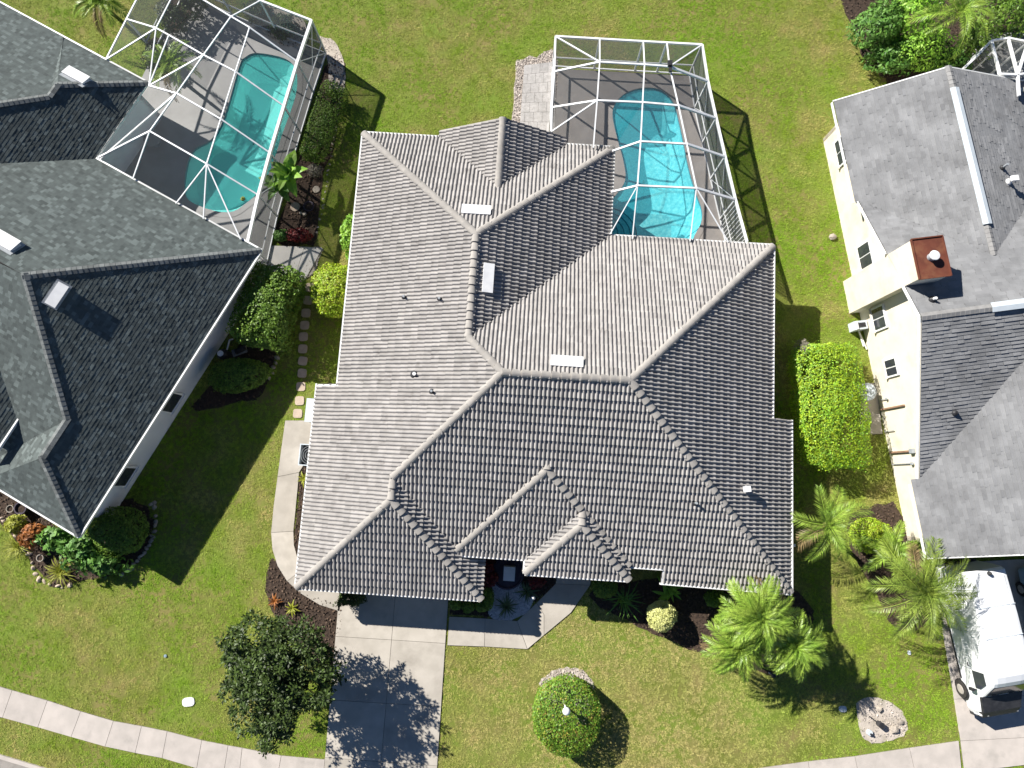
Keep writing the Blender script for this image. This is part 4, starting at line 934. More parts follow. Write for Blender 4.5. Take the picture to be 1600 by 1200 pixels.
# ------------------------------------------------------------------ planting beds and loose ground
mul = lambda name, pts, dens=70: bed(name, smooth_loop(px(*pts), 4), 'mulch', 'mulchbit', dens)
mul('mulch_bed', [(426, 872), (446, 900), (480, 926), (531, 948), (528, 1005), (522, 1050), (470, 1015), (425, 955), (416, 915)])
mul('mulch_bed', [(489, 715), (470, 740), (465, 790), (461, 832), (463, 868), (476, 885), (500, 880), (500, 800)])
bed('entry_bed', px((703, 905), (760, 905), (760, 962), (703, 960)), 'mulch', 'mulchbit', 60)
bed('entry_bed', px((756, 860), (870, 860), (868, 912), (838, 941), (812, 930), (812, 880), (770, 878), (768, 962), (756, 965)), 'mulch', 'mulchbit', 60, z=.016)
bed('white_rock_bed', smooth_loop(px((770, 885), (812, 872), (816, 915), (834, 940), (808, 967), (764, 962), (770, 930)), 4), 'rock', 'rock', 420, .035, .08, z=.03)
mul('mulch_bed', [(925, 905), (985, 905), (1100, 905), (1240, 915), (1262, 1000), (1215, 1055), (1150, 1030), (1090, 1020), (1050, 1000), (1010, 985), (960, 960), (930, 940)], 40)
mul('mulch_bed', [(1322, 815), (1345, 798), (1395, 785), (1420, 830), (1440, 870), (1455, 960), (1425, 985), (1390, 970), (1370, 930), (1335, 870)], 50)
mul('mulch_bed', [(418, 480), (400, 450), (385, 520), (330, 600), (300, 640), (360, 632), (410, 615), (430, 560), (450, 500)], 40)
mul('mulch_bed', [(538, 105), (530, 180), (520, 240), (508, 262), (502, 300), (497, 345), (490, 380), (430, 378), (452, 300), (490, 170), (512, 95)], 60)
bed('sand_strip', smooth_loop(px((498, 55), (522, 66), (536, 92), (540, 125), (532, 145), (515, 140), (512, 95), (495, 60)), 4), 'sand', 'pebble', 150, .03, .07, z=.02)
bed('pale_pebble_strip', smooth_loop(px((505, 388), (498, 405), (492, 425), (470, 440), (462, 430), (480, 410), (488, 388)), 4), 'pebble', 'pebble', 300, .04, .09, z=.02)
mul('mulch_bed', [(-20, 755), (60, 800), (130, 845), (195, 780), (235, 800), (240, 830), (220, 870), (180, 893), (100, 918), (75, 908), (40, 865), (0, 815), (-30, 800)], 60)
mul('mulch_bed', [(1330, -20), (1345, 60), (1350, 95), (1378, 118), (1420, 128), (1640, 60), (1640, -60)], 40)
bed('soil_bed', smooth_loop(px((395, 25), (420, 8), (470, 30), (480, 60), (455, 75), (420, 60)), 4), 'sand', 'mulchbit', 60, z=.10)
bed('soil_bed', smooth_loop(px((232, 70), (248, 60), (262, 80), (275, 110), (262, 128), (238, 118)), 4), 'mulch', 'mulchbit', 60, z=.10)
bed('soil_bed', smooth_loop(px((255, 8), (285, 0), (300, 20), (280, 50), (262, 45)), 4), 'mulch', 'mulchbit', 60, z=.10)
bed('bare_sand_patch', smooth_loop(px((1340, 1095), (1365, 1090), (1395, 1098), (1413, 1118), (1415, 1145), (1392, 1158), (1362, 1160), (1345, 1145), (1338, 1120)), 4), 'sand', 'pebble', 70, .04, .1)
bed('pebble_ring', smooth_loop(px((845, 1075), (850, 1058), (868, 1046), (892, 1043), (915, 1052), (930, 1075), (915, 1130), (870, 1130)), 4), 'pebble', 'pebble', 260, .04, .1)
slabs('pool_gate_pad', px((424, 384), (505, 388), (478, 436), (418, 424)), [px((424, 384), (476, 386), (462, 432), (418, 424)), px((476, 386), (505, 388), (478, 436), (462, 432))], 'paleconc', zt=.06)
slabs('equipment_pad', px((1340, 600), (1368, 598), (1378, 678), (1344, 680)), [px((1340, 600), (1368, 598), (1378, 678), (1344, 680))], 'concrete', zt=.07)
EXCL += [xy(grow(xy(wp), .4)), [tuple(p)[:2] for p in lw], [tuple(p)[:2] for p in rw]]

# ================================================================== plants
def lump(d, seed, amp=.12):
    rs = np.random.default_rng(seed); k = rs.normal(size=(5, 3)) * 2.6; ph = rs.random(5) * 6.28
    k2 = rs.normal(size=(6, 3)) * 8.0; p2 = rs.random(6) * 6.28
    return 1 + amp * np.sin(d @ k.T + ph).mean(axis=1) * 2.2 + (.025 + amp * .3) * np.sin(d @ k2.T + p2).mean(axis=1) * 2.2
SEED = [100]
def shrub(label, cx, cy, zc, rx, ry, rz, m, n, leaf=.1, shape='ball', rot=0.0, cat='shrub', name='shrub', group=None, m2=None, f2=.15, aspect=.55, depth=.35, amp=.12, up=.6, rough=1.0):
    """clipped or loose bush; (cx, cy) and zc locate the middle of its leaf mass"""
    SEED[0] += 1; c = P(cx, cy, zc); t = thing(name, label, cat, (c.x, c.y, 0), group)
    d = rng.normal(size=(n, 3)); d /= np.linalg.norm(d, axis=1, keepdims=True)
    d[:, 2] = np.where(d[:, 2] < -.55, -d[:, 2], d[:, 2])
    if shape == 'box':
        e = 7.0; r = (np.abs(d[:, 0]) ** e + np.abs(d[:, 1]) ** e + np.abs(d[:, 2]) ** e) ** (-1 / e)
    elif shape == 'drum':
        e = 6.0; r = ((d[:, 0] ** 2 + d[:, 1] ** 2) ** (e / 2) + np.abs(d[:, 2]) ** e) ** (-1 / e)
    else: r = np.ones(n)
    hk = np.random.default_rng(SEED[0] + 900).normal(size=(6, 3)) * 6.0; thin = np.sin(d @ hk.T).mean(axis=1)     # thin spots where one looks into the bush
    r = r * lump(d, SEED[0], amp) * (1 - depth * rng.random(n) ** 2.2) * np.where((thin < -.28) & (rng.random(n) < .75 * rough), .8, 1.0) * np.where(rng.random(n) < .03 * rough, rng.uniform(1.02, 1.1, n), 1.0)
    q = d * r[:, None] * np.array([rx, ry, rz])
    co, si = math.cos(rot), math.sin(rot)
    q = np.column_stack([q[:, 0] * co - q[:, 1] * si, q[:, 0] * si + q[:, 1] * co, q[:, 2]]) + np.array([c.x, c.y, zc])
    q[:, 2] = np.maximum(q[:, 2], .03)
    nr = d + rng.normal(size=(n, 3)) * .55 + np.array([0, 0, up])
    sz = rng.uniform(.55, 1.5, n) * leaf
    if m2:
        k = rng.random(n) < f2
        leaves('foliage', q[~k], nr[~k], sz[~k], m, t, aspect, .1); leaves('new_growth', q[k], nr[k], sz[k], m2, t, aspect, .1)
    else: leaves('foliage', q, nr, sz, m, t, aspect, .1)
    b = MB(); rs = random.Random(SEED[0])
    for k in range(5):
        a = rs.random() * 6.28; b.tube((c.x, c.y, 0), (c.x + math.cos(a) * rx * .45, c.y + math.sin(a) * ry * .45, zc * .95), .03, .012, 5)
    b.build('stems', 'bark', t)
    return t
_fr = {}
def frond_mesh(key, L, n, ll_, wid, arch, m, vee=.35, vari=0):
    k_ = (key, vari)
    if k_ in _fr: return _fr[k_]
    b = MB(); rs = random.Random(hash(key) % 100 + vari * 7)
    rs = random.Random(len(_fr) * 11 + 5)
    crv = lambda t: Vector((L * (t - .12 * t * t), .04 * L * math.sin(t * 2 + vari), L * (arch[0] * t - arch[1] * t * t)))
    for i in range(10):
        t0, t1 = i / 10, (i + 1) / 10; a, c = crv(t0), crv(t1); w0, w1 = .022 * (1 - t0 * .8), .022 * (1 - t1 * .8)
        b.face([a + Vector((0, -w0, 0)), c + Vector((0, -w1, 0)), c + Vector((0, 0, w1)), a + Vector((0, 0, w0))], .9); b.face([a + Vector((0, 0, w0)), c + Vector((0, 0, w1)), c + Vector((0, w1, 0)), a + Vector((0, w0, 0))], .9)
    for i in range(n):
        t = .1 + .9 * i / n; p = crv(t); tg = (crv(min(1, t + .02)) - crv(t - .02)).normalized()
        for sd in (-1, 1):
            l_ = ll_ * (math.sin(math.pi * (.12 + .8 * t)) ** .7) * rs.uniform(.85, 1.15); an = R_(68 - 38 * t + rs.uniform(-7, 7))
            side = Vector((-tg.y, tg.x, 0)).normalized() * sd
            d = (tg * math.cos(an) + side * math.sin(an) + Vector((0, 0, vee + rs.uniform(-.15, .12)))).normalized()
            q = p + d * l_ + Vector((0, 0, -.22 * l_)); mm = p + d * l_ * .45 + Vector((0, 0, .02)); w = tg * wid * .5
            tt = rs.random() * .8
            b.face([p, mm - w, q, mm + w] if sd > 0 else [p, mm + w, q, mm - w], tt)
    _fr[k_] = b.mesh('frond', m); return _fr[k_]
def palm(label, cx, cy, z, base, nf, L, key, m, ll_, n=34, wid=.035, arch=(.55, .85), emin=-15, emax=78, name='palm_tree', group=None, trunk=.09, cat='palm tree'):
    c = P(cx, cy, z); bx = P(*base) if base else Vector((c.x, c.y, 0)); t = thing(name, label, cat, (bx.x, bx.y, 0), group)
    b = MB(); k = 7
    for i in range(k):
        s0, s1 = i / k, (i + 1) / k; bend = lambda s: bx.lerp(Vector((c.x, c.y, 0)), s ** 1.4) + Vector((0, 0, z * s))
        b.tube(bend(s0), bend(s1), trunk * (1.25 - .3 * s0), trunk * (1.05 - .3 * s1), 9)
    b.build('trunk', 'bark', t)
    SEED[0] += 1; rs = random.Random(SEED[0])
    for i in range(nf):
        f = (i + .5) / nf; el = R_(emax + (emin - emax) * f + rs.uniform(-8, 8)); az = i * 2.39996 + rs.uniform(-.2, .2); sc = (.62 + .5 * min(1, f * 1.6)) * rs.uniform(.88, 1.08)
        Mx = Matrix.Translation(c) @ Matrix.Rotation(az, 4, 'Z') @ Matrix.Rotation(-el, 4, 'Y') @ Matrix.Rotation(rs.uniform(-.5, .5), 4, 'X') @ Matrix.Scale(sc, 4)
        dead = f > .9 and rs.random() < .6
        link('frond', frond_mesh(key + ('_dry' if dead else ''), L, n, ll_, wid, arch, 'l_dry' if dead else m, vari=i % 3), t, Mx)
    MB().lathe((c.x, c.y, c.z - .25), [(trunk, 0), (trunk * 1.5, .18), (trunk * .8, .32)], 9).build('crown_shaft', 'rachis', t)
    return t
_rl = {}
def blade_mesh(key, L, w, m, fold=.25, curve=.3, seg=5, wave=0.0):
    if key in _rl: return _rl[key]
    b = MB(); rows = []
    for i in range(seg + 1):
        t = i / seg; ww = w * (math.sin(math.pi * (.08 + .92 * t)) ** .8 if key.startswith('broad') else (1 - t ** 2.2) * (.75 + .5 * t)) * .5 + .002
        x = L * t * (1 - .1 * curve * t); z = L * (curve * .5 * t - curve * t * t); dz = wave * math.sin(t * 19) * .04
        rows.append([(x, -ww, z + ww * fold + dz), (x, 0, z), (x, ww, z + ww * fold - dz)])
    for a, c in zip(rows[:-1], rows[1:]):
        b.face([a[0], a[1], c[1], c[0]][::-1], .35); b.face([a[1], a[2], c[2], c[1]][::-1], .65)
    _rl[key] = b.mesh('leaf', m); return _rl[key]
def rosette(label, cx, cy, z, nl, L, w, key, m, emin=5, emax=75, name='agave', cat='plant', group=None, fold=.25, curve=.3, stem=0.0, wave=0.0, spread=0.0):
    c = P(cx, cy, z); t = thing(name, label, cat, (c.x, c.y, 0), group); SEED[0] += 1; rs = random.Random(SEED[0])
    if stem or z > .25: MB().tube((c.x, c.y, 0), c, .05, .035, 7).build('stem', 'bark', t)
    for i in range(nl):
        f = (i + .5) / nl; el = R_(emax + (emin - emax) * f + rs.uniform(-6, 6)); az = i * 2.39996 + rs.uniform(-.2, .2); sc = (.6 + .45 * f) * rs.uniform(.85, 1.1)
        off = Vector((rs.uniform(-1, 1), rs.uniform(-1, 1), 0)) * spread
        link('leaf', blade_mesh(key, L, w, m, fold, curve, wave=wave), t, Matrix.Translation(c + off) @ Matrix.Rotation(az, 4, 'Z') @ Matrix.Rotation(-el, 4, 'Y') @ Matrix.Rotation(rs.uniform(-.3, .3), 4, 'X') @ Matrix.Scale(sc, 4))
    return t

# --- broadleaf tree by the drive
def leaf_tree(label, cx, cy, zc, base, r, h, ncl, per, leaf, m, name='broadleaf_tree'):
    c = P(cx, cy, zc); bx = P(*base); t = thing(name, label, 'tree', (bx.x, bx.y, 0)); rs = random.Random(77); cl = []
    while len(cl) < ncl:
        d = Vector((rs.gauss(0, 1), rs.gauss(0, 1), rs.gauss(0, 1))).normalized(); rr = rs.random() ** .45
        lob = 1 + .13 * math.sin(3 * math.atan2(d.y, d.x) + 1.0) + .10 * math.sin(5 * math.atan2(d.y, d.x) + 2.4)
        q = Vector((c.x + d.x * r * rr * lob, c.y + d.y * r * rr * lob * 1.05, zc + d.z * h * rr))
        cl.append(q)
    pos, nr, di = [], [], []
    for q in cl:
        k = rs.randint(int(per * .6), int(per * 1.3)); ax = (q - Vector((c.x, c.y, zc - h))).normalized()
        for i in range(k):
            az = i * 2.4 + rs.random(); el = rs.uniform(-.3, 1.1); dd = Vector((math.cos(az) * math.cos(el), math.sin(az) * math.cos(el), math.sin(el)))
            off = dd * rs.uniform(.06, .30); pos.append(q + off); di.append(dd + Vector((0, 0, -.2))); nr.append(Vector((rs.gauss(0, .35), rs.gauss(0, .35), 1)) - dd * .2)
    leaves('crown', np.array(pos), np.array(nr), rng.uniform(.7, 1.25, len(pos)) * leaf, m, t, .46, .12, dirs=np.array(di))
    b = MB(); top = Vector((c.x, c.y, zc - h * .35)); k1 = bx.lerp(top, .5); k1.z = top.z * .5
    b.tube(bx, k1, .14, .11, 10).tube(k1, top, .11, .08, 10)
    b.build('trunk', 'bark', t)
    b = MB()
    for q in rs.sample(cl, min(60, ncl)):
        s = k1.lerp(top, rs.random()); m_ = s.lerp(q, .55) + Vector((0, 0, .15)); b.tube(s, m_, .035, .02, 5).tube(m_, q, .02, .008, 5)
    b.build('limbs', 'bark', t); return t
leaf_tree('dark glossy broadleaf tree with dense crown beside the driveway', 431, 1054, 3.0, (455, 1040), 2.45, 1.6, 520, 36, .155, 'l_dark')

# --- front garden
shrub('big round clipped bush with a globe lamp in its middle on the front lawn', 886, 1116, .72, 1.5, 1.58, .68, 'l_top', 14000, .085, 'drum', name='clipped_bush', m2='l_topred', f2=.12, amp=.015, depth=.15, rough=.15)
lp_ = P(885, 1111, 2.02); t = thing('lamp_post', 'white globe lamp poking up out of the round clipped bush', 'lamp', (lp_.x, lp_.y, 0))
MB().tube((lp_.x, lp_.y, 0), (lp_.x, lp_.y, 1.9), .045, .04, 10).build('post', 'white', t)
MB().lathe((lp_.x, lp_.y, 1.88), [(.07, 0), (.09, .03), (.06, .06)], 12).build('collar', 'dark', t)
MB().lathe((lp_.x, lp_.y, 1.92), [(.05, 0), (.14, .05), (.17, .14), (.14, .23), (.06, .29)], 16).build('globe', 'globe', t, smooth=True)
shrub('pale cream yellow clipped ball bush in front of the house', 1034, 962, .75, .66, .68, .62, 'l_yellow', 4200, .08, amp=.05, depth=.2, name='ball_bush')
shrub('small green clipped ball beside the front walk under the eave', 945, 917, .6, .58, .5, .5, 'l_hedge', 3000, .07, amp=.05, depth=.2, name='ball_bush')
rosette('dark strappy leaved clump beside the front walk ball bush', 975, 937, .35, 46, 1.0, .06, 'strap', 'l_mid', 8, 75, name='strappy_plant', spread=.18, curve=.5)
rosette('bright green leafy plant behind the cream ball bush', 1046, 922, .55, 34, .62, .13, 'broadti', 'l_bright', 0, 75, name='leafy_plant', spread=.3, curve=.5)
shrub('dark low shrub under the front eave by the palms', 1120, 935, .5, .55, .4, .45, 'l_hedge', 2200, .08, name='low_shrub')
shrub('dark spiky shrub at the garage corner of the driveway', 549, 934, .6, .62, .42, .55, 'l_dark', 2400, .12, aspect=.3, amp=.25, name='spiky_shrub')
shrub('small dark plant on the right front corner of the tile house', 1222, 925, .5, .35, .35, .45, 'l_mid', 900, .12, aspect=.4, name='low_shrub')
for x, y, lb in ((712, 943, 'nearest the driveway'), (732, 948, 'middle of its row'), (753, 946, 'at the white rock end')):
    shrub('low green bush in the shaded bed by the garage, ' + lb, x, y, .25, .3, .28, .25, 'l_hedge', 900, .08, name='low_bush')
rosette('spiky agave in the white rock bed by the front walk', 791, 947, .12, 46, .62, .07, 'agave', 'l_agave', 5, 80)
rosette('spiky agave at the edge of the entry bed beside the walk corner', 823, 924, .14, 40, .6, .07, 'agave', 'l_agave', 5, 80)
for x, y, lb in ((768, 903, 'beside the round basin in the entry bed'), (840, 908, 'at the walk end of the entry bed'), (760, 885, 'deep in the entry shade')):
    shrub('dark red leaved plant ' + lb, x, y, .35, .38, .34, .35, 'l_red', 700, .14, aspect=.35, amp=.25, name='red_plant')
shrub('dull green plant in the entry bed next to the garage corner', 763, 935, .3, .25, .5, .28, 'l_hedge', 800, .09, name='low_bush')
f0 = P(793, 895, .2); t = thing('garden_basin', 'dark round garden basin with a square white plinth near the front door', 'fountain', (f0.x, f0.y, 0))
MB().lathe((f0.x, f0.y, 0), [(.62, 0), (.74, .12), (.76, .24), (.70, .26), (.66, .12), (.05, .10)], 28).build('basin', 'pot', t)
MB().box((f0.x + .08, f0.y, .35), (.52, .62, .5), TH).build('plinth', 'white', t)
q = P(833, 934, .3); t = thing('path_light', 'small bright path light at the bend of the front walk', 'lamp', (q.x, q.y, 0))
MB().tube((q.x, q.y, 0), (q.x, q.y, .36), .02).build('stake', 'grey', t); MB().lathe((q.x, q.y, .34), [(.03, 0), (.10, .02), (.03, .09)], 12).build('hat', 'white', t)
palm('tallest bushy palm in the clump by the right front corner', 1185, 964, 3.2, (1192, 1032), 54, 1.7, 'date', 'l_palm', .36, 52, .042, group='clump palms')
palm('lower left palm of the clump in front of the tile house', 1153, 1008, 2.3, (1185, 1036), 40, 1.45, 'date2', 'l_palm', .33, 48, .042, group='clump palms')
palm('lower right palm of the clump in front of the tile house', 1240, 1008, 2.6, (1198, 1038), 42, 1.45, 'date2', 'l_palm', .33, 48, .042, group='clump palms')
q = P(1211, 1053, .2); t = thing('spotlight', 'dark ground spotlight at the foot of the palm clump', 'lamp', (q.x, q.y, 0))
MB().box((q.x, q.y, .2), (.36, .2, .2), .3).build('head', 'dark', t); MB().tube((q.x, q.y, 0), (q.x, q.y, .15), .03).build('stake', 'dark', t); MB().bar((q.x - .28, q.y + .05, .16), (q.x - .12, q.y, .2), .05, .05).build('bracket', 'grey', t)
palm('feathery palm overhanging the right edge of the tile roof', 1292, 820, 2.4, (1306, 846), 13, 1.95, 'fea', 'l_palm', .46, 46, .035, arch=(.5, .75), emin=-20, emax=70)
palm('wide feathery palm overhanging the white van', 1440, 922, 2.9, (1415, 938), 34, 2.3, 'fea2', 'l_palm2', .46, 50, .035, arch=(.5, .75), emin=-22, emax=74)
palm('short palm seedling against the front corner of the cream house', 1395, 862, 1.2, None, 14, 1.3, 'date2', 'l_palm2', .38, emin=0, name='young_palm')
shrub('round yellow green bush in the mulch bed by the cream house', 1361, 837, .6, .98, .78, .52, 'l_lime', 5200, .08, amp=.05, depth=.2, name='round_bush', m2='l_gold', f2=.2)
shrub('tall bright lime clipped hedge block between the two right houses', 1294, 632, .9, 1.5, 2.85, .88, 'l_lime', 26000, .085, 'box', rot=R_(2), name='clipped_hedge', amp=.04, depth=.16, m2='l_bright', f2=.35)
shrub('dry grey twiggy bush at the back corner of the lime hedge', 1252, 545, .8, .32, .42, .7, 'l_grey', 1200, .09, name='twiggy_bush', aspect=.2)
# --- between the left houses
shrub('dark green clipped hedge block by the left house', 423, 482, 1.1, 1.2, 1.86, 1.08, 'l_hedge', 9500, .125, 'box', rot=R_(-14), name='clipped_hedge', amp=.07, depth=.2)
shrub('oval shaded clipped bush below the left house pump', 371, 586, .65, 1.45, .85, .62, 'l_hedge', 7500, .09, rot=R_(8), name='clipped_bush', amp=.05, depth=.2)
shrub('round lime green bush against the left eave of the tile house', 525, 455, .85, 1.28, 1.38, .8, 'l_lime', 8000, .10, name='round_bush', amp=.08, depth=.28, m2='l_gold', f2=.25)
shrub('narrow bright leafy bush tucked under the tile house eave', 548, 365, .8, .42, 1.0, .7, 'l_bright', 1800, .13, name='leafy_bush', amp=.2)
shrub('long shaded hedge along the left pool cage', 507, 195, .55, .62, 1.95, .5, 'l_hedge', 8500, .08, 'box', rot=R_(-17), name='clipped_hedge', amp=.06, depth=.2)
rosette('broad leaved tropical plant beside the left pool cage', 452, 272, 1.5, 13, 1.25, .5, 'broadban', 'l_bright', 5, 70, name='tropical_plant', curve=.5, wave=1.0, stem=1)
rosette('darker broad leaved plant behind the tropical plant at the left cage', 436, 290, 1.0, 11, 1.1, .42, 'broaddk', 'l_mid', 5, 65, name='tropical_plant', curve=.5, wave=1.0, stem=1)
shrub('dark red low croton in the bed by the pool gate pad', 466, 368, .25, .62, .36, .26, 'l_red', 1000, .1, name='croton')
shrub('dry brown ornamental tuft in the bed by the left cage', 492, 266, .25, .4, .32, .24, 'l_grey', 600, .12, name='dry_tuft', aspect=.2)
shrub('dark green low plant in the bed by the pool gate pad', 440, 368, .2, .4, .3, .22, 'l_mid', 700, .1, name='low_shrub')
# --- left house front bed
shrub('large dark bush at the lower corner of the charcoal roof', 183, 832, .7, 1.35, 1.15, .68, 'l_hedge', 7500, .09, name='dark_bush', amp=.08, depth=.22)
shrub('glossy broadleaf shrub below the charcoal roof corner', 128, 862, .6, .92, .75, .58, 'l_mid', 750, .28, name='leafy_shrub', amp=.4, depth=.6, aspect=.45)
shrub('glossy broadleaf shrub right of the yellow grass tuft', 160, 880, .5, .85, .6, .48, 'l_mid', 600, .28, name='leafy_shrub', amp=.4, depth=.6, aspect=.45)
shrub('broadleaf shrub touching the charcoal roof front gutter', 90, 842, .6, .6, .55, .55, 'l_mid', 450, .28, name='leafy_shrub', amp=.4, depth=.6, aspect=.45)
shrub('orange leaved croton in the left front bed', 52, 836, .5, .55, .55, .48, 'l_orange', 700, .2, name='croton', amp=.2, aspect=.4)
shrub('golden yellow shrub beside the orange croton', 26, 820, .45, .48, .45, .42, 'l_gold', 900, .12, name='golden_shrub', amp=.2)
rosette('yellow ornamental grass tuft at the tip of the left bed', 97, 893, .15, 90, .85, .035, 'ygrass', 'l_gold', 5, 80, name='grass_tuft', spread=.15, curve=.5)
rosette('small pale grass tuft at the left edge of the bed', 30, 853, .12, 60, .7, .03, 'ygrass', 'l_gold', 5, 80, name='grass_tuft', spread=.12, curve=.5)
# --- mulch bed by the drive
for x, y, k, lb in ((457, 950, 'l_gold', 'yellow leaved bromeliad in the mulch bed behind the dark tree'), (430, 939, 'l_orange', 'small orange bromeliad in the mulch bed beside the curved path'), (475, 748, 'l_gold', 'yellow plant in the narrow bed along the garage wall')):
    rosette(lb, x, y, .1, 16, .42, .09, 'bro_' + k, k, 5, 70, name='bromeliad', curve=.5)
# --- top of the picture
palm('small palm at the top edge above the charcoal roof', 156, 2, 1.9, (164, 12), 16, 1.3, 'date2', 'l_palm2', .38)
for i, (x, y, z, rx, ry, m, lf, n, lb) in enumerate(((1372, 45, 1.1, 1.25, 1.3, 'l_mid', .2, 2600, 'broadleaf shrub nearest the open lawn at the top right'), (1400, 88, .8, 1.2, .8, 'l_mid', .2, 1800, 'shrub at the lower edge of the top right thicket'),
        (1425, 22, 1.5, 1.3, 1.2, 'l_bright', .18, 2200, 'bright leafy shrub at the top edge of the thicket'), (1440, 75, 1.2, 1.1, 1.0, 'l_bright', .15, 1800, 'bright shrub in the middle of the thicket'), (1480, 100, .7, 1.2, .7, 'l_mid', .15, 1500, 'low dark shrub along the grey roof\'s rear edge'),
        (1560, 25, 1.4, 1.4, 1.3, 'l_hedge', .16, 2400, 'dark shrub behind the palm in the top right thicket'), (1600, 15, 1.2, 1.1, 1.2, 'l_mid', .14, 1800, 'leafy shrub at the top right corner'), (1520, 70, .9, 1.1, .9, 'l_hedge', .14, 1500, 'dark shrub left of the top right cage frame'))):
    shrub(lb, x, y, z, rx, ry, z * .9, m, n, lf, name='thicket_shrub', amp=.28, depth=.5, aspect=.42)
palm('large feather palm in the thicket at the top right', 1500, 20, 3.4, (1500, 30), 20, 2.4, 'fea', 'l_palm2', .5, 46, .035, arch=(.5, .75), emin=-20, emax=60)
palm('potted style palm inside the left pool cage', 268, 104, 2.0, (262, 110), 16, 1.1, 'date2', 'l_palm', .38)
for x, y, z, lb in ((244, 88, .6, 'dark shrub in the inner bed of the left pool cage'), (272, 30, .8, 'dark shrub at the far side inside the left pool cage'), (300, 8, .9, 'dark shrub near the top edge inside the left pool cage'), (442, 42, .4, 'small shrub in the soil bed at the cage\'s far corner'), (402, 18, .4, 'low shrub beside the far cage wall')):
    shrub(lb, x, y, z, .62, .62, z * .9, 'l_dark', 1400, .13, name='patio_shrub', amp=.25)

# ================================================================== small things
for k, (x, y) in enumerate(((484, 449), (481, 469), (478, 489), (476, 508), (474, 526), (473, 545), (473, 564), (472, 583), (470, 604), (468, 626), (465, 646))):
    w = ('first', 'second', 'third', 'fourth', 'fifth', 'sixth', 'seventh', 'eighth', 'ninth', 'tenth', 'last')[k]
    p = P(x, y, .03); s = .215; rot = R_(-4 + random.uniform(-6, 6)); pts = []
    for q in range(20):
        a = 2 * math.pi * q / 20; e = 5.0; r = (abs(math.cos(a)) ** e + abs(math.sin(a)) ** e) ** (-1 / e); pts.append((p.x + s * r * math.cos(a + rot), p.y + s * r * math.sin(a + rot)))
    EXCL.append(grow(pts, .02))
    tag(MB().prism(pts, -.03, .04, bevel=.01).build('stepping_stone', 'stone'), f'square tan stepping stone, {w} from the pool gate pad towards the side path', 'stepping stone', 'stepping stones')
# equipment boxes at the garage side
p = P(484, 642, .75); t = thing('equipment_box', 'tall pale blue equipment box between the stepping stones and tile roof', 'utility box', (p.x, p.y, 0))
MB().box((p.x + .22, p.y, .5), (.62, 1.05, .95), TH).build('body', 'acgrey', t); MB().box((p.x + .22, p.y, .99), (.68, 1.1, .04), TH).build('lid', 'acgrey', t)
def ac_unit(cx, cy, label, w, h, rot, m='acgrey', round_=False):
    p = P(cx, cy, h); t = thing('air_conditioner', label, 'air conditioner', (p.x, p.y, 0)); co, si = math.cos(rot), math.sin(rot)
    if round_:
        MB().lathe((p.x, p.y, .05), [(w / 2, 0), (w / 2, h - .1), (w / 2 * .96, h - .05), (w / 2 * .8, h - .03)], 24).build('casing', m, t, smooth=False)
        rad = w / 2 * .7
    else:
        for sx, sy, lx, ly in ((-1, 0, .05, w), (1, 0, .05, w), (0, -1, w - .1, .05), (0, 1, w - .1, .05)):
            ox, oy = sx * (w / 2 - .025), sy * (w / 2 - .025); MB().box((p.x + ox * co - oy * si, p.y + ox * si + oy * co, h / 2), (lx, ly, h), rot).build('side_panel', m, t)
        MB().box((p.x, p.y, h * .55), (w - .12, w - .12, .04), rot).build('inner_deck', 'dark', t); rad = w / 2 * .82
    for k in range(4):
        r = rad * (k + 1) / 4; b = MB()
        for i in range(24):
            a, a2 = 2 * math.pi * i / 24, 2 * math.pi * (i + 1) / 24; b.bar((p.x + r * math.cos(a), p.y + r * math.sin(a), h + .005), (p.x + r * math.cos(a2), p.y + r * math.sin(a2), h + .005), .015, .015)
        b.build('grille_ring', 'grey', t)
    for k in range(5):
        a = 2 * math.pi * k / 5 + .4; a2 = a + .75; rr = rad * .9
        MB().face([(p.x, p.y, h - .06), (p.x + rr * math.cos(a), p.y + rr * math.sin(a), h - .03), (p.x + rr * math.cos(a2), p.y + rr * math.sin(a2), h - .1)]).build('fan_blade', 'dark', t)
    MB().lathe((p.x, p.y, h - .08), [(.09, 0), (.09, .09), (.04, .12)], 12).build('hub', 'grey', t)
ac_unit(484, 711, 'pale grey air conditioner half under the eave by the garage path', 1.0, .85, TH)
ac_unit(1356, 612, 'rounded air conditioner on a pad against the cream house wall', .85, .75, RA, 'acgrey', True)
# pumps
def pump(label, cx, cy, rot, m='dark'):
    p = P(cx, cy, .3); t = thing('pool_pump', label, 'pool pump', (p.x, p.y, 0)); co, si = math.cos(rot), math.sin(rot)
    w = lambda x, y, z: Vector((p.x + x * co - y * si, p.y + x * si + y * co, z))
    MB().lathe(w(0, 0, 0), [(.24, 0), (.26, .1), (.26, .7), (.2, .85), (.08, .92)], 18).build('filter_tank', m, t, smooth=True)
    MB().lathe(w(0, 0, .9), [(.14, 0), (.14, .05), (.05, .08)], 14).build('lid', 'white', t)
    MB().tube(w(.45, .05, .2), w(.95, .1, .2), .13, .12, 12).build('motor', 'dark', t)
    MB().box(w(.6, .07, .05), (.7, .32, .1), rot).build('base', 'grey', t)
    for a, c in (((.2, .2, .5), (.45, .62, .5)), ((.45, .62, .5), (.62, .60, .5)), ((.95, .5, .4), (1.15, .72, .4)), ((1.15, .72, .4), (1.1, .9, .4))):
        MB().tube(w(*a), w(*c), .04, .04, 8).build('pipe', 'pipe', t)
    return t
pump('pool pump with filter tank and white pipes beside the left house wall', 353, 556, R_(20))
p = P(1342, 509, .4); t = thing('pool_heater', 'small beige equipment box with pipes below the chimney base', 'utility box', (p.x, p.y, 0))
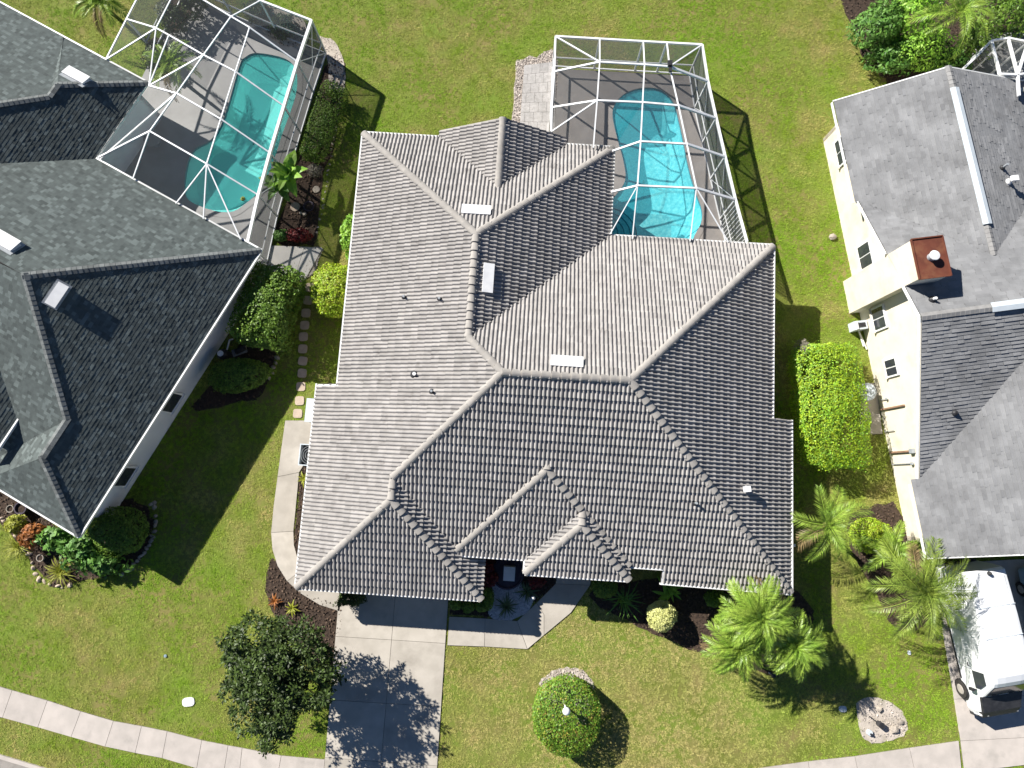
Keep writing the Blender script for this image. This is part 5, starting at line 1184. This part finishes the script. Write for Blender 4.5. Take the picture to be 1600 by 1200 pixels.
MB().box((p.x, p.y, .3), (.62, .42, .6), RA).build('body', 'acgrey', t); MB().box((p.x, p.y, .62), (.4, .2, .04), RA).build('vent_grille', 'dark', t); MB().box((p.x - .2, p.y - .02, .64), (.08, .4, .05), RA).build('handle', 'pipe', t)
for k, (dx_, dy_) in enumerate(((.1, -.5), (.35, -.8))): MB().tube((p.x + .1, p.y - .2, .15), (p.x + .25 + dx_ * .6, p.y - .7 + dy_ * .5, .1), .035, .035, 8).build('pipe', 'pipe', t)
# meters and conduits on the cream wall
def conduit(label, v, z0_, z1_, w=.06, m='brownpipe', box_=None):
    t = thing('wall_conduit', label, 'pipe', rl(17.8, v, 0)); MB().bar(rl(17.84, v, z0_), rl(17.84, v, z1_), w, w).build('pipe', m, t)
    if box_: MB().box(rl(17.8, v, z1_), (box_, box_ * 1.4, box_ * 1.6), RA).build('meter_box', 'grey', t)
conduit('brown conduit on the cream wall beside the air conditioner', 1.05, .2, 2.1, .07, 'brownpipe')
conduit('thin grey pipe on the cream wall, upper of the lower cluster', .0, .1, .9, .03, 'grey')
conduit('grey pipe with meter on the cream wall below the equipment pad', -1.0, .2, 2.0, .08, 'brownpipe', .14)
conduit('thin grey hose riser on the cream wall, lowest of the cluster', -1.55, .2, 1.8, .035, 'grey', .08)
conduit('thin grey riser on the cream wall just above the brown conduit', 1.5, .3, .9, .03, 'grey', .06)
# rainwater pipes
p0 = ml(xe2, -2.0, 2.0); t = thing('gutter_spout', 'short white gutter spout sticking out from the right eave of tile house', 'gutter spout', p0)
MB().bar(p0 + Vector((.02, 0, -.05)), p0 + Vector((.32, -.01, -.12)), .12, .10).build('spout', 'white', t); MB().bar(p0 + Vector((.3, -.01, -.14)), p0 + Vector((.3, -.01, -.34)), .1, .08).build('elbow', 'white', t)
# lawn bits
def cover(label, cx, cy, w, l, m, rot=0, name='utility_cover', h=.05):
    p = P(cx, cy, h); t = thing(name, label, 'utility cover', (p.x, p.y, 0)); pts = []
    for k in range(20):
        a = 2 * math.pi * k / 20; e = 3.5; r = (abs(math.cos(a)) ** e + abs(math.sin(a)) ** e) ** (-1 / e); x, y = w * r * math.cos(a), l * r * math.sin(a); pts.append((p.x + x * math.cos(rot) - y * math.sin(rot), p.y + x * math.sin(rot) + y * math.cos(rot)))
    EXCL.append(pts); MB().prism(pts, 0, h).build('rim', m, t); MB().prism(grow(pts, -.05), h - .01, h + .012).build('lid', m, t)
cover('white oval utility cover in the lawn left of the dark tree', 294, 1097, .27, .19, 'white', .1)
cover('pale green valve cover on the lawn beside the sandy patch', 1317, 1108, .17, .13, 'acgrey')
cover('tiny grey valve cover on the lawn left of the van', 1421, 1020, .07, .09, 'acgrey')
cover('tiny teal sprinkler cover in the left lawn', 258, 1025, .06, .06, 'bluepaint')
def stone(label, cx, cy, r, m='fieldstone', seed=1, name='rock', cat='rock', group=None, z=.03):
    p = P(cx, cy, z); o = MB().blob((0, 0, r * .3), r, .7, seed).build(name, m); o.location = (p.x, p.y, 0); return tag(o, label, cat, group)
stone('lone brown rock on the lawn between the right houses', 1301, 371, .2, seed=4)
for x, y, r, lb in ((1397, 1140, .2, 'flat brown rock at the right of the sandy patch'), (1374, 1108, .16, 'brown rock at the top of the sandy patch'), (1408, 1128, .13, 'small rock on the right rim of the sandy patch')): stone(lb, x, y, r, seed=int(x))
p = P(1374, 1131, .1); t = thing('ground_spotlight', 'dark ground spotlight standing in the sandy patch', 'lamp', (p.x, p.y, 0)); MB().tube((p.x, p.y, .0), (p.x + .02, p.y - .02, .3), .12, .14, 12).build('head', 'dark', t); MB().bar((p.x, p.y, .05), (p.x - .4, p.y + .3, .05), .05, .05).build('cable_arm', 'dark', t)
p = P(1359, 1145, .1); t = thing('sprinkler_valve', 'pale pipe cap standing in the sandy patch', 'valve', (p.x, p.y, 0)); MB().tube((p.x, p.y, 0), (p.x, p.y, .14), .13, .12, 14).build('cap', 'acgrey', t); MB().tube((p.x + .03, p.y - .05, .13), (p.x + .03, p.y - .05, .2), .05).build('nozzle', 'dark', t)
# pots and stones in the left beds
def pot(label, cx, cy, r, h, m='pot'):
    p = P(cx, cy, h); t = thing('plant_pot', label, 'pot', (p.x, p.y, 0)); MB().lathe((p.x, p.y, 0), [(r * .7, 0), (r, h * .8), (r * 1.05, h), (r * .85, h), (r * .8, h * .75), (.02, h * .72)], 18).build('pot', m, t); MB().lathe((p.x, p.y, h * .7), [(r * .78, 0), (r * .7, .03), (.02, .04)], 14).build('soil', 'mulch', t)
pot('dark round pot by the left house front gutter', 31, 794, .28, .4); pot('small grey pot beside the dark pot at the left edge', 15, 795, .17, .3, 'fieldstone'); pot('pale stone pot in the left bed', 62, 872, .16, .25, 'fieldstone')
pot('dark bowl with pale rim in the bed by the left cage', 482, 322, .26, .25)
def disc(label, cx, cy, r, m='fieldstone'):
    p = P(cx, cy, .04); pts = [(p.x + r * math.cos(a) * random.uniform(.93, 1.05), p.y + r * math.sin(a) * random.uniform(.93, 1.05)) for a in [2 * math.pi * k / 16 for k in range(16)]]
    tag(MB().prism(pts, 0, .06).build('round_stone', m), label, 'stepping stone')
disc('round pale stone slab beside the dark bowl near the left cage', 461, 323, .24, 'stone'); disc('tiny pale stone disc below the dark bowl', 476, 334, .1); disc('tiny pale stone disc left of the bowl', 470, 333, .07)
disc('speckled round stone above the dark bowl', 494, 296, .18)
def edging(label, pts, step, r, m='fieldstone'):
    w = [P(a, b_, 0) for a, b_ in pts]; t = thing('stone_edging', label, 'stone edging', w[0]); ms = []
    for k in range(5): ms.append(MB().blob((0, 0, r * .35), r, .8, 30 + k).mesh('edging_stone', m))
    acc = 0.0
    for a, c in zip(w[:-1], w[1:]):
        d = (c - a).length; n = max(1, int(d / step))
        for i in range(n):
            p = a.lerp(c, (i + random.uniform(-.25, .25)) / n) + Vector((random.uniform(-.06, .06), random.uniform(-.06, .06), -.02)); link('edging_stone', random.choice(ms), t, Matrix.Translation(p) @ Matrix.Rotation(random.random() * 6, 4, 'Z') @ Matrix.Diagonal((random.uniform(.6, 1.5), random.uniform(.6, 1.2), random.uniform(.5, 1.1), 1)))
edging('curved grey stone edging around the shaded bush under the charcoal roof', smooth_loop([(237, 790), (242, 815), (236, 845), (222, 868), (205, 885), (185, 895)], 4)[:20], .26, .13)
edging('pale stone edging along the sunny side of the left front bed', [(-5, 800), (12, 820), (30, 845), (45, 868), (52, 890), (62, 905), (80, 915), (100, 918), (120, 912)], .24, .12, 'stone')
edging('thin pebble edging between the left cage bed and shaded lawn', [(530, 150), (522, 215), (514, 255), (507, 300), (500, 345), (492, 378)], .3, .07, 'pebble')
edging('dark stones below the hedge by the left house pump', [(437, 545), (430, 565), (424, 585), (418, 600)], .22, .12)
# patio furniture inside left cage
p = P(238, 217, .5); t = thing('patio_table', 'small round table on the left patio under the cage', 'table', (p.x, p.y, .085)); MB().lathe((p.x, p.y, .5), [(.42, 0), (.44, .02), (.42, .04)], 24).build('top', 'deck2', t); MB().tube((p.x, p.y, .08), (p.x, p.y, .5), .04).build('pedestal', 'grey', t); MB().lathe((p.x, p.y, .085), [(.25, 0), (.22, .03), (.05, .05)], 16).build('base', 'grey', t)
p = P(380, 311, -.02); t = thing('pool_float', 'tiny yellow float on the teal pool', 'pool float', (p.x, p.y, -.03)); MB().lathe((p.x, p.y, -.03), [(.09, 0), (.12, .05), (.08, .1), (.03, .12)], 14).build('body', 'l_gold', t); MB().tube((p.x, p.y, .08), (p.x, p.y, .14), .03).build('cap', 'l_gold', t)

# ================================================================== vehicles
def loft(rings):
    b = MB(); n = len(rings[0])
    for a, c in zip(rings[:-1], rings[1:]):
        for i in range(n): b.face([a[i], c[i], c[(i + 1) % n], a[(i + 1) % n]])
    b.face(rings[0]); b.face(rings[-1][::-1]); return b
def vehicle(name, label, cat, rear, heading, secs, paint, track, wheels, wr, glass, extras):
    hd = Vector((math.sin(heading), math.cos(heading), 0)); sd_ = Vector((hd.y, -hd.x, 0))
    w = lambda x, y, z: rear + hd * y + sd_ * x + Vector((0, 0, z))
    t = thing(name, label, cat, w(0, 3, 0))
    rings = []
    for y, zt, wb, wr_, zb in secs:
        half = [(wb * .9, zb), (wb, zb + (zt - zb) * .12), (wb, zb + (zt - zb) * .42), (wb * .55 + wr_ * .45, zb + (zt - zb) * .72), (wr_, zt - .1), (wr_ - .05, zt - .03), (wr_ - .16, zt), (wr_ * .4, zt + .02)]
        rings.append([w(x, y, z) for x, z in half] + [w(-x, y, z) for x, z in half[::-1]])
    loft(rings).build('body', paint, t, smooth=False)
    for nm, pts, m in glass: MB().face([w(*p) for p in pts]).build(nm, m, t)
    for y in wheels:
        for s in (-1, 1):
            c = w(s * track, y, wr); wh = MB().tube(c - sd_ * s * .12, c + sd_ * s * .12, wr, wr, 22).build('wheel', 'tyre', t)
            MB().tube(c + sd_ * s * .115, c + sd_ * s * .135, wr * .6, wr * .5, 16).build('rim', 'hub', wh)
    extras(t, w, sd_, hd); return t
vs = [(0, 2.44, .98, .80, .42), (.10, 2.58, 1.0, .84, .36), (2.0, 2.62, 1.01, .86, .34), (4.0, 2.60, 1.01, .86, .34), (4.35, 2.56, 1.01, .84, .34), (4.62, 2.46, 1.01, .82, .34), (4.8, 2.32, 1.01, .80, .34), (5.32, 1.66, 1.0, .84, .34), (5.45, 1.42, .99, .92, .34), (6.1, 1.26, .96, .86, .36), (6.32, 1.08, .88, .74, .42), (6.4, .92, .8, .66, .5)]
def vx(t, w, sd_, hd):
    for x in (-.6, -.4, -.2, 0, .2, .4, .6): MB().bar(w(x, .3, 2.634), w(x, 4.0, 2.624), .05, .012).build('roof_rib', 'carpaint', t)
    for y in (1.5, 2.75): MB().bar(w(-.8, y, 2.632), w(.8, y, 2.632), .03, .025).build('roof_seam', 'acgrey', t)
    for s in (-1, 1):
        MB().bar(w(s * .97, 5.08, 1.42), w(s * 1.16, 5.03, 1.42), .05, .05).build('mirror_arm', 'dark', t); MB().bar(w(s * 1.18, 5.02, 1.32), w(s * 1.18, 5.02, 1.56), .12, .10).build('mirror', 'dark', t)
        MB().box(w(s * .66, 6.26, .98), (.34, .16, .2), 0).build('headlight', 'globe', t)
        MB().bar(w(s * 1.03, 1.5, .62), w(s * 1.03, 4.8, .62), .03, .08).build('side_moulding', 'dark', t)
        MB().bar(w(s * 1.018, 4.12, 1.32), w(s * 1.018, 3.95, 1.32), .03, .04).build('door_handle', 'dark', t)
        MB().bar(w(s * 1.016, 2.6, .5), w(s * 1.016, 2.6, 1.5), .015, .015).build('door_seam', 'grey', t); MB().bar(w(s * 1.016, 4.2, .5), w(s * 1.016, 4.2, 1.5), .015, .015).build('door_seam', 'grey', t)
        for y in (1.15, 5.35): MB().tube(w(s * .9, y, .42), w(s * 1.012, y, .42), .45, .45, 22).build('wheel_arch', 'dark', t)
    MB().bar(w(-.9, 6.33, .55), w(.9, 6.33, .55), .14, .26).build('front_bumper', 'dark', t); MB().bar(w(-.5, 6.33, .85), w(.5, 6.33, .85), .06, .2).build('grille', 'dark', t)
    MB().bar(w(-.92, -.03, .55), w(.92, -.03, .55), .14, .2).build('rear_bumper', 'dark', t)
    MB().hexa([w(x, y, z) for x, y, z in ((-.93, 5.4, 1.44), (.93, 5.4, 1.44), (.86, 6.12, 1.20), (-.86, 6.12, 1.20))], [w(x, y, z) for x, y, z in ((-.9, 5.4, 1.52), (.9, 5.4, 1.52), (.82, 6.12, 1.30), (-.82, 6.12, 1.30))]).build('bonnet', 'dark', t)
    MB().hexa([w(x, y, z) for x, y, z in ((-.9, 6.1, .6), (.9, 6.1, .6), (.78, 6.44, .6), (-.78, 6.44, .6))], [w(x, y, z) for x, y, z in ((-.87, 6.1, 1.295), (.87, 6.1, 1.295), (.74, 6.42, 1.02), (-.74, 6.42, 1.02))]).build('nose', 'dark', t)
    for s in (-.45, .3): MB().bar(w(s - .25, 5.36, 1.68), w(s + .3, 5.3, 1.76), .02, .02).build('wiper', 'dark', t)
    q = w(0, .14, 2.66); MB().lathe(q, [(.09, 0), (.07, .1), (.03, .16)], 10).build('roof_antenna', 'dark', t)
hd_ = math.atan2(.158, -.987)
vrear = P(1541, 890, 2.55); vrear.z = 0
vehicle('van', 'white high roof cargo van parked on the right driveway', 'van', vrear, hd_, vs, 'carpaint', .93, (1.15, 5.35), .38,
        [('windshield', [(-.74, 4.83, 2.315), (.74, 4.83, 2.315), (.80, 5.32, 1.695), (-.80, 5.32, 1.695)], 'glass'),
         *[('door_window', [(k * x, y, z) for x, y, z in ((1.0, 4.25, 1.46), (.985, 5.0, 1.42), (.955, 5.0, 1.66), (.925, 4.72, 2.06), (.925, 4.25, 2.1))][::-k], 'glass') for k in (-1, 1)]], vx)
cs = [(0, .85, .8, .6, .4), (.1, 1.0, .88, .74, .32), (.7, 1.08, .9, .78, .3), (1.1, 1.62, .9, .62, .3), (2.9, 1.68, .91, .64, .3), (3.7, 1.12, .9, .76, .3), (4.5, 1.0, .86, .7, .32), (4.7, .8, .76, .6, .42)]
def cx_(t, w, sd_, hd):
    for s in (-1, 1):
        MB().box(w(s * .6, 4.62, .75), (.3, .15, .15)).build('headlight', 'globe', t); MB().box(w(s * .62, .04, .75), (.3, .1, .15)).build('tail_light', 'l_red', t); MB().bar(w(s * .95, 3.35, 1.1), w(s * 1.08, 3.3, 1.12), .1, .12).build('mirror', 'dark', t)
crear = P(1632, 885, .9); crear.z = 0
vehicle('car', 'pale blue car cut off by the right edge beside the white van', 'car', crear, hd_, cs, 'bluepaint', .8, (.95, 3.75), .33,
        [('windshield', [(-.56, 2.98, 1.655), (.56, 2.98, 1.655), (.70, 3.66, 1.18), (-.70, 3.66, 1.18)], 'glass'), ('rear_window', [(.56, 1.04, 1.58), (-.56, 1.04, 1.58), (-.68, .74, 1.16), (.68, .74, 1.16)], 'glass'),
         ('side_window', [(-.86, 1.25, 1.12), (-.86, 3.45, 1.12), (-.70, 2.85, 1.55), (-.70, 1.25, 1.55)], 'glass')], cx_)

# ================================================================== grass
def grass(n_per_m2=1000):
    x0_, x1_, y0_, y1_ = -28, 28, -14.5, 26; N_b = int((x1_ - x0_) * (y1_ - y0_) * n_per_m2 / 14)
    Q = np.column_stack([rng.uniform(x0_, x1_, N_b), rng.uniform(y0_, y1_, N_b)])
    # only what the picture can see
    a, b_, c = Q[:, 0], Q[:, 1], np.full(N_b, -CAM_H); cy = b_ * _ct + c * _st; cz = -b_ * _st + c * _ct
    ux, uy = a / -cz * FPX, cy / -cz * FPX; k = (np.abs(ux) < 840) & (np.abs(uy) < 640); Q = Q[k]
    out = np.zeros(len(Q), bool)
    for e in EXCL:
        xs = [p[0] for p in e]; ys_ = [p[1] for p in e]; m = (Q[:, 0] > min(xs)) & (Q[:, 0] < max(xs)) & (Q[:, 1] > min(ys_)) & (Q[:, 1] < max(ys_))
        idx = np.where(m)[0]
        if len(idx): out[idx[inside(Q[idx], [(p[0], p[1]) for p in e])]] = True
    Q = Q[~out]
    tq = rng.random(len(Q)); RP = 14; Q = np.repeat(Q, RP, axis=0) + rng.normal(size=(len(Q) * RP, 2)) * .045; n = len(Q)
    az = rng.random(n) * 6.283; L = rng.uniform(.05, .12, n); el = rng.uniform(.12, .95, n); w = rng.uniform(.010, .02, n) * .5
    d = np.column_stack([np.cos(az) * np.cos(el), np.sin(az) * np.cos(el), np.sin(el)]); s = np.column_stack([-np.sin(az), np.cos(az), np.zeros(n)])
    v = np.zeros((n, 3, 3), np.float32); base = np.column_stack([Q, np.zeros(n)])
    v[:, 0] = base - s * w[:, None]; v[:, 1] = base + s * w[:, None]; v[:, 2] = base + d * L[:, None]
    me = bpy.data.meshes.new('grass'); me.vertices.add(3 * n); me.vertices.foreach_set('co', v.ravel()); me.loops.add(3 * n); me.loops.foreach_set('vertex_index', np.arange(3 * n, dtype=np.int32))
    me.polygons.add(n); me.polygons.foreach_set('loop_start', np.arange(0, 3 * n, 3, dtype=np.int32)); me.materials.append(MT['grass']); me.update(calc_edges=True)
    at = me.attributes.new('tint', 'FLOAT', 'FACE'); at.data.foreach_set('value', (np.repeat(tq, RP) * .5 + rng.random(n) * .5).astype(np.float32))
    tag(link('grass', me), 'short mown lawn grass around the houses', 'grass', kind='stuff'); print('grass blades', n)
grass()
